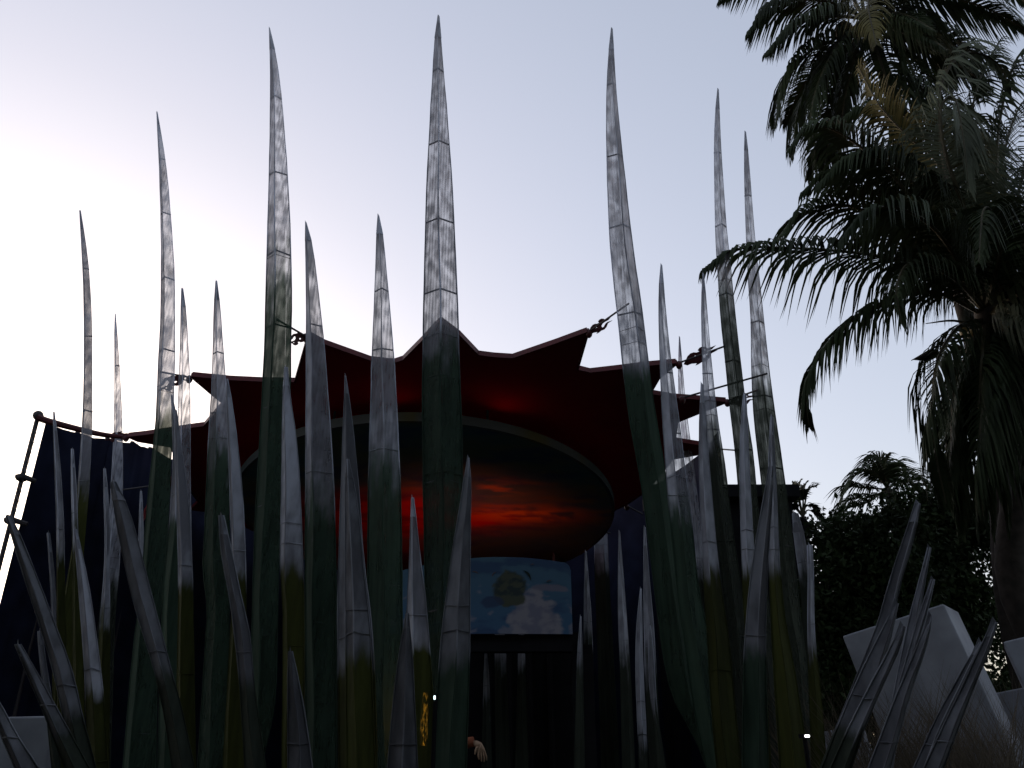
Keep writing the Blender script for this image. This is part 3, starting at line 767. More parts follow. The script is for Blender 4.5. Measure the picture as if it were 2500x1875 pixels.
def build_blade(idx, spec):
    Y, keel, ps, plen, ckey, op, depth, rows, label, grp = spec
    rnd = random.Random(idx * 7 + 3)
    tallness = rows[-1][0] - rows[0][0]
    n = max(10, min(34, int(tallness / 45)))
    # the blade's own outline, sampled evenly
    secs = []
    R2 = []
    for k in range(n + 1):
        y = rows[0][0] + tallness * k / n
        for i in range(len(rows) - 1):
            if rows[i][0] <= y <= rows[i + 1][0] + 1e-6:
                t = (y - rows[i][0]) / max(1e-6, rows[i + 1][0] - rows[i][0])
                R2.append((y, rows[i][1] + (rows[i + 1][1] - rows[i][1]) * t, rows[i][2] + (rows[i + 1][2] - rows[i][2]) * t))
                break
    for _ in range(1):                                # take the kinks out, keep the tip
        R3 = [R2[0]]
        for i in range(1, len(R2) - 1):
            R3.append((R2[i][0], 0.25 * R2[i - 1][1] + 0.5 * R2[i][1] + 0.25 * R2[i + 1][1], 0.25 * R2[i - 1][2] + 0.5 * R2[i][2] + 0.25 * R2[i + 1][2]))
        R3.append(R2[-1]); R2 = R3
    for (y, xl, xr) in R2:
        L, Rr = at(xl, y, Y), at(xr, y, Y)
        paint = (y - ps) / plen * 0.42 + 0.5
        secs.append([L, Rr, paint])
    # carry on down to the ground below the picture
    L, Rr, _ = secs[-1]
    L2, R2_, _ = secs[-4]
    c, c2 = (L + Rr) / 2, (L2 + R2_) / 2
    w = (Rr - L).length
    if c.z > 0.06:
        sl = (c.x - c2.x) / max(0.05, (c2.z - c.z))
        sl = max(-0.8, min(0.8, sl))
        z0 = c.z
        for t in (0.35, 0.7, 1.0):
            z = z0 * (1 - t)
            cx = c.x + sl * (z0 - z) * (1 - 0.35 * t)
            ww = w * (1 - 0.45 * t)
            secs.append([Vector((cx - ww / 2, Y, z)), Vector((cx + ww / 2, Y, z)), 3.0])
    secs.reverse()                                    # foot first
    base = Vector(((secs[0][0].x + secs[0][1].x) / 2, Y, 0))
    root = thing("grass_blade", label, "giant grass blade", base, GROUPS[grp])
    colr = PAINT[ckey]
    j = 0.75 + rnd.random() * 0.5
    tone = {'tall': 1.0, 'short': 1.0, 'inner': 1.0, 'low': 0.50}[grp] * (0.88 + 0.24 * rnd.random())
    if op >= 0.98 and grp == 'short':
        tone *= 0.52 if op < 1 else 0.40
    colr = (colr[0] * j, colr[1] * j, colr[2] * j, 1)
    N = len(secs)
    lean = 0.0
    Ls, Rs, Ks, Bs, Ps = [], [], [], [], []
    ztop = secs[-1][0].z
    wmax = max((s[1] - s[0]).length for s in secs)
    for i, (l, r, p) in enumerate(secs):
        w = (r - l).length
        wob = 0.012 * wmax * (rnd.random() - 0.5) if 0 < i < N - 1 else 0
        l = l - base; r = r - base
        l.x += wob; r.x -= wob
        kk = keel + 0.03 * math.sin(i * 0.7 + idx)
        k = l.lerp(r, kk); k.y -= depth * w
        b = l.lerp(r, 1 - 0.6 * keel if keel < .5 else 0.5 - 0.3 * (keel - .5)); b.y += 0.55 * depth * w
        Ls.append(l); Rs.append(r); Ks.append(k); Bs.append(b); Ps.append(p)

    def strip(name, A, B, inset, closed, bow, seed):
        vs, fs, cols = [], [], []
        M = 5
        for i in range(N):
            for q in range(M + 1):
                t = inset + (1 - 2 * inset) * q / M
                p = A[i].lerp(B[i], t)
                p = p + Vector((0, 1, 0)) * (bow * 4 * t * (1 - t) * (Rs[i] - Ls[i]).length)
                if 0 < q < M:
                    p = p + Vector((0, 1, 0)) * 0.006 * fbm(p.x * 6 + seed, p.z * 2.0, seed)
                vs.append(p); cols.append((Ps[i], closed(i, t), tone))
        for i in range(N - 1):
            for q in range(M):
                a = i * (M + 1) + q
                fs.append((a, a + 1, a + M + 2, a + M + 1))
        o = mesh_ob(name, vs, fs, FABRIC, root, smooth=True)
        o.color = colr
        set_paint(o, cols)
        return o
    # the weave is doubled near the edges and near the tip
    tipz = ztop

    def closed_front(i, t):
        f = i / (N - 1)
        base_ = op
        if f > 0.90:
            base_ = op + (1 - op) * min(1, (f - 0.90) / 0.08)
        return min(1.0, base_)
    wide_l = keel
    strip("netting_panel", Ls, Ks, 0.02, (lambda i, t: min(1, closed_front(i, t) + (0.28 if wide_l < .45 else 0.06))), 0.02, idx)
    strip("netting_panel", Ks, Rs, 0.02, (lambda i, t: min(1, closed_front(i, t) + (0.28 if wide_l > .58 else 0.0))), 0.02, idx + 50)
    if op < 0.9:
        half = lambda i, t: closed_front(i, t) * 0.62
        strip("back_netting_panel", Ls, Bs, 0.02, half, -0.01, idx + 90)
        strip("back_netting_panel", Bs, Rs, 0.02, half, -0.01, idx + 130)
    else:
        one = lambda i, t: 1.0
        strip("back_netting_panel", Ls, Bs, 0.02, one, -0.01, idx + 90)
        strip("back_netting_panel", Bs, Rs, 0.02, one, -0.01, idx + 130)

    def rod(name, line, frac, dy=0.0, mat=FABRIC, nn=6):
        b_ = MB()
        rr = [max(0.004, min(0.03, frac * (Rs[i] - Ls[i]).length)) for i in range(N)]
        b_.tube([p + Vector((0, dy, 0)) for p in line], rr, nn)
        o = mesh_ob(name, b_.v, b_.f, mat, root, smooth=True)
        o.color = colr
        if mat is FABRIC:
            cols = []
            for i in range(N):
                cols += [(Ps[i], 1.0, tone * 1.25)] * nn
            set_paint(o, cols)
        return o
    rod("keel_rod", Ks, 0.03)
    rod("edge_rod", Ls, 0.026)
    rod("edge_rod", Rs, 0.026)

    def band(name, f, rr, mat, out_):
        """bar that runs edge - keel - edge at height fraction f"""
        i = min(N - 2, max(0, int(f)))
        t = f - i
        l = Ls[i].lerp(Ls[i + 1], t); k = Ks[i].lerp(Ks[i + 1], t); r = Rs[i].lerp(Rs[i + 1], t)
        off = Vector((0, -out_, 0))
        b_ = MB()
        sk = (rnd.random() - .5) * 0.04
        b_.tube([l + off, k + off + Vector((0, 0, sk)), r + off], rr, 5)
        o = mesh_ob(name, b_.v, b_.f, mat, root)
        o.color = colr
        if mat is FABRIC:
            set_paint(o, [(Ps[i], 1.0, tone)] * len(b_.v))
        return o
    height = ztop
    zs = [(Ls[i].z + Rs[i].z) / 2 for i in range(N)]

    def frac_at(z):
        for i in range(N - 1):
            if zs[i] <= z <= zs[i + 1]:
                return i + (z - zs[i]) / max(1e-6, zs[i + 1] - zs[i])
        return None
    if op < 0.9:
        z = height - 0.9 - 0.5 * rnd.random()
        step = 1.15 if grp == 'tall' else 0.75
        while z > 1.6:
            f = frac_at(z)
            if f is not None:
                band("rib", f, 0.011 if grp == 'tall' else 0.008, RIBCLOTH, -0.018)
            z -= step * (0.85 + 0.3 * rnd.random())
    # stitched seams, proud of the netting
    zz = [i for i in range(N) if Ps[i] < 0.55]
    seams = []
    if zz:
        seams.append(zs[zz[0]] + 0.12)
        if height - zs[zz[0]] > 1.2 and rnd.random() < .45:
            seams.append(zs[zz[0]] + 0.30)
    if rnd.random() < .5:
        seams += [height * (0.35 + 0.2 * rnd.random())]
    for z in seams:
        f = frac_at(z)
        if f is not None and f < N - 3:
            band("seam", f, 0.0035, FABRIC, 0.003)
    # pointed cap over the tip
    i = N - 2
    l, r, k, b = Ls[i], Rs[i], Ks[i], Bs[i]
    c = (l + r) / 2
    g_ = lambda p: c + (p - c) * 1.18 + Vector((0, 0, 0))
    top = (Ls[-1] + Rs[-1]) / 2 + Vector((0, 0, 0.03))
    ring = [g_(l), g_(k), g_(r), g_(b)]
    ring2 = [top + (p - c) * 0.28 + Vector((0, 0, -0.02 * q)) for q, p in enumerate(ring)]
    vs = ring + ring2
    fs = [(0, 1, 5, 4), (1, 2, 6, 5), (2, 3, 7, 6), (3, 0, 4, 7), (4, 5, 6, 7)]
    if (r - l).length < 0.25:
        o = mesh_ob("tip_cap", vs, fs, FABRIC, root)
        o.color = colr
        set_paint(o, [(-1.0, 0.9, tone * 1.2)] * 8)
    return root


for i_, spec_ in enumerate(BLADES):
    build_blade(i_ + 1, spec_)

# ------------------------------------------------------------------ tethers: rod, cut-out bracket and ball joint
OUT = [(0, 30), (30, -6), (62, -52), (100, -78), (140, -84), (170, -74), (205, -80), (190, -98), (215, -122), (250, -130), (285, -118), (305, -96), (340, -100), (405, -112),
       (350, -76), (300, -66), (255, -52), (228, -22), (236, 8), (262, 2), (296, -36), (330, -50), (410, -52), (335, -30), (300, 18), (262, 44), (210, 48), (165, 66), (128, 72), (150, 50), (90, 42), (40, 52)]
HOLES = [[(128, -30), (150, -44), (172, -34), (158, -20), (136, -18)], [(262, -88), (282, -96), (288, -84), (270, -76)]]


def bracket_mesh():
    cu = bpy.data.curves.new("bracket_outline", 'CURVE')
    cu.dimensions = '2D'
    cu.fill_mode = 'BOTH'
    cu.extrude = 0.012
    for poly in [OUT] + HOLES:
        sp = cu.splines.new('POLY')
        sp.points.add(len(poly) - 1)
        for p, (x, y) in zip(sp.points, poly):
            p.co = (x / 400.0, -y / 400.0, 0, 1)
        sp.use_cyclic_u = True
    tmp = bpy.data.objects.new("bracket_outline", cu)
    COL.objects.link(tmp)
    dg = bpy.context.evaluated_depsgraph_get()
    me = bpy.data.meshes.new_from_object(tmp.evaluated_get(dg))
    bpy.data.objects.remove(tmp)
    me.name = "bracket"
    me.materials.clear(); me.materials.append(RED_METAL)
    return me


BRACKET = bracket_mesh()
BRACKET_BRIGHT = BRACKET.copy()
BRACKET_BRIGHT.materials[0] = RED_BRIGHT


def tether(p0, p1, label, size, start=0.0, flip=1, bracket=True, mat=None):
    """rod from the canopy point p0 to the blade at p1, the cut-out riding on it"""
    root = thing("tether", label, "canopy tether", p0, "tethers between canopy and blades")
    d = p1 - p0
    MB().tube([p0, p1], 0.013, 6).build("rod", STEEL, root)
    MB().ball(p0 + d.normalized() * 0.03 + Vector((0, 0, -0.03)), 0.055, s=(.8, .8, 1.1)).build("ball_joint", RED_METAL, root, smooth=True)
    if bracket:
        o = bpy.data.objects.new("bracket", BRACKET_BRIGHT if mat else BRACKET)
        COL.objects.link(o)
        o.parent = root
        x = Vector((d.x, d.y * 0.35, d.z)).normalized()
        y = Vector((0, -0.25, 1)); y = (y - x * y.dot(x)).normalized() * flip
        z = x.cross(y)
        M = Matrix((x, y, z)).transposed().to_4x4()
        o.matrix_local = Matrix.Translation(x * start + Vector((0, -0.02, 0))) @ M @ Matrix.Scale(size, 4)


def tip(px, py):
    return on_plane(px, py, 3.96)


tether(tip(752, 824), at(676, 780, 8.4), "red swirl bracket hanging nose down between canopy and the front left blade", 0.34, 0.0, -1)
tether(tip(1434, 812), at(1535, 741, 8.35), "red swirl bracket rising from the front right canopy point", 0.34, 0.0)
tether(tip(1652, 888), at(1770, 845, 9.3), "dark red swirl bracket with pointed beak, below the second tallest blade's middle", 0.46, 0.08)
tether(tip(1772, 980), at(1850, 952, 9.9), "swirl bracket half hidden behind the second tallest blade", 0.40, 0.05)
tether(tip(1752, 1096), at(1805, 1100, 10.6), "small swirl bracket low in the sky gap of the right clump", 0.30, 0.03)
tether(tip(467, 922), at(392, 908, 9.55), "dark swirl bracket crossing the tall curved left blade", 0.42, 0.06, -1)
tether(tip(314, 1066), at(262, 1059, 11.55), "swirl bracket bunched on the navy wall's top cable", 0.36, -0.02, -1)
tether(tip(409, 1181), at(300, 1196, 11.7), "bright red bracket lying against the navy wall", 0.42, 0.62, -1, True, True)
tether(on_plane(1527, 1233, 3.96), on_plane(1569, 1255, 3.7), "short red rod below the canopy's right end", 0.3, 0, 1, False)
tether(at(1432, 1292, 14.25), at(1490, 1302, 14.25), "small rusty bracket against the wide white blade", 0.26, 0.05)
tether(at(1660, 973, 9.9), at(1873, 912, 9.9), "long thin cable rising across the right clump", 0.3, 0, 1, False)

# ------------------------------------------------------------------ stage booth with sky painting board
YB = 11.5
booth = thing("stage_booth", "black stage doorway topped by a board painted with blue sky and clouds", "stage booth", (-0.4, YB, 0))
bl, br = at(958, 1399, YB), at(1393, 1376, YB)
zb = at(1250, 1548, YB).z
ztopc = at(1200, 1362, YB).z


def board_top(x):
    t = (x - bl.x) / (br.x - bl.x)
    a = bl.z + (br.z - bl.z) * t
    z = a + 4 * t * (1 - t) * 0.0 + (ztopc - (bl.z + br.z) / 2) * 4 * t * (1 - t)
    dr = (br.x - 0.0) - x
    if dr < 0.10:
        z -= 0.10 - math.sqrt(max(0, 0.01 - (0.10 - dr) ** 2))
    dl = x - bl.x
    if dl < 0.10:
        z -= 0.10 - math.sqrt(max(0, 0.01 - (0.10 - dl) ** 2))
    return z


def board_paint(s, t):
    """s 0..1 across, t 0..1 up: blue sky, one big cumulus, a floating island"""
    x, y = s * 2.4, t * 1.1
    n1 = fbm(x * 2.2, y * 3.0, 3.0); n2 = fbm(x * 5.5, y * 7.5, 6.0); n3 = fbm(x * 1.3 + 4, y * 3.4, 1.0)
    c = mixc((0.050, 0.130, 0.245), (0.075, 0.160, 0.235), t)
    c = mixc(c, (0.035, 0.075, 0.17), sstep(0.05, 0.5, n3) * 0.8)
    c = mixc(c, (0.23, 0.23, 0.29), sstep(0.28, 0.55, n1 + 0.35 * n2 - 0.25 * t + 0.02) * 0.8)
    cl = ((s - 0.79) / 0.135) ** 2 + (max(0, t - 0.12) / 0.40) ** 2
    c = mixc(c, mixc((0.30, 0.29, 0.33), (0.20, 0.20, 0.27), sstep(-0.3, 0.4, n2)), sstep(1.25, 0.80, cl + 0.55 * n2 + 0.3 * n1))
    cl2 = ((s - 0.88) / 0.10) ** 2 + ((t - 0.62) / 0.055) ** 2
    c = mixc(c, (0.21, 0.19, 0.25), sstep(1.2, 0.6, cl2 + 0.6 * n2) * 0.8)
    isl = ((s - 0.66 - 0.02 * n1) / 0.095) ** 2 + ((t - 0.58) / 0.25) ** 2
    c = mixc(c, mixc((0.075, 0.085, 0.055), (0.028, 0.045, 0.045), sstep(-0.15, 0.25, n2)), sstep(1.1, 0.75, isl + 0.4 * n2))
    dk = ((s - 0.56) / 0.06) ** 2 + ((t - 0.40) / 0.09) ** 2
    c = mixc(c, (0.03, 0.05, 0.12), sstep(1.1, 0.5, dk + 0.5 * n2) * 0.8)
    return c


NXB, NZB = 150, 70
vs, fs, cols = [], [], []
for side in (0, 1):
    for j in range(NZB + 1):
        for i in range(NXB + 1):
            x = bl.x + (br.x - bl.x) * i / NXB
            z = zb + (board_top(x) - zb) * j / NZB
            vs.append((x + 0.4, 0.03 * math.sin(math.pi * i / NXB) * -1 + side * 0.06, z))
            cols.append(tuple(0.78 * q + 0.014 for q in board_paint(i / NXB, j / NZB)) if not side else (0.02, 0.02, 0.02))
W = (NXB + 1) * (NZB + 1)
for j in range(NZB):
    for i in range(NXB):
        q = j * (NXB + 1) + i
        fs.append((q, q + 1, q + NXB + 2, q + NXB + 1))
        fs.append((W + q, W + q + NXB + 1, W + q + NXB + 2, W + q + 1))
edge = [(i, ) for i in range(0)]
loop = [i for i in range(NXB + 1)] + [j * (NXB + 1) + NXB for j in range(1, NZB + 1)] + [NZB * (NXB + 1) + i for i in range(NXB - 1, -1, -1)] + [j * (NXB + 1) for j in range(NZB - 1, 0, -1)]
for a, b in zip(loop, loop[1:] + loop[:1]):
    fs.append((b, a, W + a, W + b))
bo = mesh_ob("painted_board", vs, fs, painting_mat("sky_painting"), booth)
set_paint(bo, cols)
BIRD = simple_mat("bird_paint", (0.012, 0.02, 0.014), 0.7, 0.1, 5)
BIRD_P = simple_mat("bird_paint_pink", (0.11, 0.075, 0.07), 0.7, 0.1, 5)
for (px, py, s, lean) in ((1287, 1404, 0.085, -0.95), (1340, 1419, 0.04, 0.3), (1206, 1402, 0.045, 0.9), (1300, 1378, 0.03, 0.2), (1160, 1398, 0.05, -.3)):
    p = at(px, py, YB - 0.05)
    up_, lo_ = [], []
    for q in range(9):                                # one swept wing, thick in the middle
        x = -1 + 2 * q / 8
        bend = 0.30 * (1 - x * x)
        w_ = 0.16 * (1 - x * x) + 0.01
        up_.append((x, bend + w_)); lo_.append((x, bend - w_))
    front = []
    for (x, y) in up_ + lo_:
        front.append((p.x + 0.4 + s * (x * math.cos(lean) - y * math.sin(lean)), p.z + s * (x * math.sin(lean) + y * math.cos(lean))))
    vs = [(x, -0.038, z) for x, z in front] + [(x, -0.030, z) for x, z in front]
    fs = []
    for q in range(8):
        fs += [(q, q + 1, 10 + q, 9 + q), (18 + q + 1, 18 + q, 27 + q, 28 + q), (q + 1, q, 18 + q, 19 + q), (9 + q, 10 + q, 28 + q, 27 + q)]
    mesh_ob("painted_bird", vs, fs, BIRD if s > .05 else BIRD_P, booth)
MB().box(bl.x, br.x, YB + .07, YB + .35, zb - .22, zb - .004).build("lintel", BLACK, booth)
MB().box(bl.x - .3, bl.x, YB + .07, YB + .35, 0, zb).build("door_post", BLACK, booth)
MB().box(br.x + .0, br.x + .3, YB + .35, YB + .5, 0, zb - .1).build("door_post", BLACK, booth)
MB().box(bl.x - .3, br.x + .3, YB + 2.3, YB + 2.4, 0, zb + .3).build("back_curtain", BLACK, booth)
for k in range(4):
    x = bl.x + (br.x - bl.x) * (0.52 + 0.13 * k)
    MB().tube([(x, YB + 2.24, 0), (x + .02, YB + 2.22, zb * .5), (x, YB + 2.24, zb + .2)], 0.05, 6).build("curtain_fold", BLACK, booth)

# ------------------------------------------------------------------ lit things on the stage
GOLD_E = emit_mat("lantern_glow", (1.0, 0.42, 0.04), 5.0, True)
GOLD_O = emit_mat("lantern_glow_orange", (1.0, 0.22, 0.03), 0.22, True)
GOLD = simple_mat("gilt_frame", (0.35, 0.22, 0.05), 0.4, 0.3, 8, metal=0.6)


def lantern(px, py, Y, s, label, mat):
    p = at(px, py, Y)
    base_z = p.z - 0.42 * s
    root = thing("lantern", label, "lantern", (p.x, Y, 0), "lit lanterns behind the blades")
    for (z0, z1, r0, r1, r2) in ((0, .50, .045, .062, .058), (.505, .80, .058, .054, .035)):
        pts = [(p.x, Y, base_z + s * (z0 + (z1 - z0) * t)) for t in (0, .3, .7, 1)]
        MB().tube(pts, [s * r0, s * r1, s * r1 * .9, s * r2], 12).build("glowing_tier", mat, root, smooth=True)
    MB().tube([(p.x, Y, 0), (p.x, Y, base_z)], 0.02, 6).build("stem", GOLD, root)
    for z in (.5025,):
        MB().tube([(p.x, Y, base_z + s * (z - .018)), (p.x, Y, base_z + s * (z + .018))], s * .05, 12).build("collar", GOLD, root)


lantern(1036, 1752, 7.1, 0.50, "tiered golden lantern glowing through the bright olive blade", GOLD_E)
lantern(1065, 1768, 7.5, 0.44, "smaller orange lantern glowing behind the tallest blade's foot", GOLD_O)


def lamp(px, py, Y, w, h, label, col, st):
    p = at(px, py, Y)
    root = thing("spot_lamp", label, "lamp", (p.x, Y, 0))
    MB().box(p.x - w * .75, p.x + w * .75, Y + .01, Y + .12, p.z - h, p.z + h).build("housing", BLACK, root)
    MB().box(p.x - w / 2, p.x + w / 2, Y - .004, Y + .008, p.z - h / 2, p.z + h / 2).build("lens", emit_mat("lamp_lens", col, st), root)
    MB().tube([(p.x, Y + .06, 0), (p.x, Y + .06, p.z - h)], 0.015, 6).build("stand", BLACK, root)


lamp(1971, 1797, 6.0, 0.028, 0.013, "small white lamp shining low between the right clump and leaning blades", (1, 1, 1), 2.5)
lamp(1061, 1703, 5.35, 0.010, 0.022, "tiny cold white lamp above the orange lantern", (0.7, 1, 1), 0.9)
# the canopy is floodlit red from its own rim and from behind the painting board, as its glow shows


def stage_light(name, label, loc, target, energy, col, size, angle):
    root = thing(name, label, "floodlight", loc)
    d = (Vector(target) - Vector(loc)).normalized()
    MB().tube([Vector(loc) - d * .16, Vector(loc) - d * .02], [.05, .07], 10).build("can", BLACK, root)
    L_ = bpy.data.lights.new("red_beam", 'SPOT')
    L_.energy, L_.color, L_.spot_size, L_.spot_blend, L_.shadow_soft_size = energy, col, math.radians(angle), 0.9, size
    lo = bpy.data.objects.new("red_beam", L_); COL.objects.link(lo)
    lo.parent = root
    lo.rotation_euler = d.to_track_quat('-Z', 'Y').to_euler()


stage_light("floodlight", "red floodlight tucked behind the painting board, aimed up at the disc", (-0.55, YB + .6, 3.6), (-0.9, 13.6, 5.25), 8.5, (1.0, 0.17, 0.11), 0.06, 135)

for (ux, vy, en) in ((1.25, -2.70, 0.17), (-0.2, -2.88, 0.09)):
    q0 = disc_c + Vector((ux, vy, -SLOPE * vy + 0.09))
    q1 = q0 + Vector((ux * .35, vy * .35, -SLOPE * vy * .35 + 0.17))
    stage_light("floodlight", "small red floodlight lying on the painted disc's front rim, " + ("towards the right" if ux > 0 else "in its middle"), tuple(q0), tuple(q1), en, (1.0, 0.06, 0.10), 0.04, 165)

# ------------------------------------------------------------------ performer with outstretched arm


def skin_body(name, verts, edges, radii, mat, parent, root=0, sub=1):
    me = bpy.data.meshes.new(name)
    me.from_pydata([tuple(v) for v in verts], edges, [])
    o = bpy.data.objects.new(name, me)
    COL.objects.link(o)
    sk = o.modifiers.new("skin", 'SKIN')
    sk.use_smooth_shade = True
    for i, r in enumerate(radii):
        sv = me.skin_vertices[0].data[i]
        rr = r if isinstance(r, tuple) else (r, r)
        sv.radius = rr
        sv.use_root = (i == root)
    ss = o.modifiers.new("sub", 'SUBSURF'); ss.levels = sub; ss.render_levels = sub
    dg = bpy.context.evaluated_depsgraph_get()
    m2 = bpy.data.meshes.new_from_object(o.evaluated_get(dg))
    o.modifiers.clear()
    o.data = m2
    m2.materials.clear(); m2.materials.append(mat)
    o.parent = parent
    return o


pr = Vector((-1.0, 9.3, 0))
per = thing("person", "person in dark costume holding one arm out past the blades, hand drooping", "person", pr)
V = [(0, 0, .95), (0, 0.01, 1.15), (0, .01, 1.35), (0, .01, 1.50), (0, 0, 1.58),           # 0-4 trunk to neck
     (.17, .01, 1.47), (.39, -.05, 1.56), (.60, -.09, 1.600),                                # 5-7 right arm up to the wrist
     (-.17, .01, 1.45), (-.25, .0, 1.18), (-.27, -.06, .95),                                 # 8-10 other arm
     (.10, 0, .88), (.11, -.01, .50), (.11, .02, .09), (.12, -.12, .045),                    # 11-14 leg
     (-.10, 0, .88), (-.11, -.01, .50), (-.11, .02, .09), (-.12, -.12, .045)]
E_ = [(0, 1), (1, 2), (2, 3), (3, 4), (3, 5), (5, 6), (6, 7), (3, 8), (8, 9), (9, 10), (0, 11), (11, 12), (12, 13), (13, 14), (0, 15), (15, 16), (16, 17), (17, 18)]
Rr_ = [(.16, .11), (.14, .10), (.17, .11), (.13, .09), .055, .065, .048, .034, .065, .048, .036, .095, .062, .042, .035, .095, .062, .042, .035]
skin_body("body", V, E_, Rr_, CLOTH, per, 0, 2)
MB().tube([(pr.x + .40, 9.25, 1.562), (pr.x + .60, 9.21, 1.602)], [.058, .05], 10).build("sleeve", CLOTH_R, per, smooth=True)
hv = [(.58, -.09, 1.600), (.64, -.10, 1.585), (.675, -.105, 1.545)]
he = [(0, 1), (1, 2)]
hr = [.034, .036, .042]
for k, (dx, dy, ln) in enumerate(((-.030, -.03, .075), (-.008, -.015, .095), (.014, 0.0, .10), (.034, .018, .085))):
    b_ = len(hv)
    hv += [(.68 + dx, -.105 + dy, 1.505), (.69 + dx * 1.25, -.108 + dy * 1.2, 1.505 - ln * .5), (.694 + dx * 1.2, -.095 + dy, 1.505 - ln)]
    he += [(2, b_), (b_, b_ + 1), (b_ + 1, b_ + 2)]
    hr += [.0125, .0105, .008]
b_ = len(hv)
hv += [(.640, -.13, 1.555), (.622, -.145, 1.515), (.615, -.14, 1.475)]
he += [(1, b_), (b_, b_ + 1), (b_ + 1, b_ + 2)]
hr += [.015, .012, .009]
skin_body("hand", hv, he, hr, SKIN, per, 1, 1)
hd = MB()
hd.ball((pr.x, 9.29, 1.70), .105, 16, 12, (.78, .92, 1.12))
hd.ball((pr.x, 9.19, 1.695), .02, 8, 6, (.8, 1, 1.4))
for s_ in (-1, 1):
    hd.ball((pr.x + s_ * .034, 9.205, 1.722), .013, 8, 6)
    hd.ball((pr.x + s_ * .084, 9.29, 1.70), .026, 8, 6, (.4, .7, 1.2))
hd.ball((pr.x, 9.20, 1.655), .022, 8, 6, (1.2, .5, .35))
hd.build("head", SKIN, per, smooth=True)
MB().ball((pr.x, 9.31, 1.74), .112, 14, 10, (.82, .95, .98)).build("hair", CLOTH, per, smooth=True)

# ------------------------------------------------------------------ white tilted blocks
def block(label, px0, py0, Y, w, d, rot, roll, hgt, extra=0.0):
    """upright block leaning in its own plane; (px0,py0) is its upper left front corner"""
    p = at(px0, py0, Y)
    ca, sa = math.cos(rot), math.sin(rot)
    ux = Vector((ca, sa, 0)); uy = Vector((-sa, ca, 0)); uz = Vector((0, 0, 1))
    cr_, sr = math.cos(roll), math.sin(roll)
    ax = ux * cr_ + uz * sr
    az = uz * cr_ - ux * sr
    foot = p - az * (p.z / az.z + 0.25)
    L = (p - foot).length
    c = []
    for h in (0, L):
        for (a, b) in ((0, 0), (w, 0), (w, d), (0, d)):
            c.append(ax * a + uy * b + az * h)
    o_ = thing("white_block", label, "white block", (foot.x, foot.y, 0), "white blocks in the grass")
    me = MB().hexa([x + foot for x in c]).build("slab", WHITE, o_)
    bv = me.modifiers.new("bevel", 'BEVEL'); bv.width = 0.015; bv.segments = 2
    return o_


block("large white tilted block behind the leaning blades at the trees' foot", 2056, 1553, 8.2, 0.98, 0.62, math.radians(-38), math.radians(13), 2.6)
block("white tilted block cut by the picture's right edge", 2449, 1567, 8.6, 0.9, 0.6, math.radians(-30), math.radians(11), 2.6)
block("low white block between the two taller tilted ones", 2384, 1701, 9.0, 1.1, 0.6, math.radians(-30), math.radians(10), 2.6)
block("white block in the lower left corner below the navy wall", -60, 1752, 7.2, 0.62, 0.5, math.radians(8), math.radians(1.5), 1.8)
block("small white block glimpsed between the last grass blades", 1995, 1790, 8.8, 0.4, 0.4, math.radians(-30), math.radians(11), 1.8)

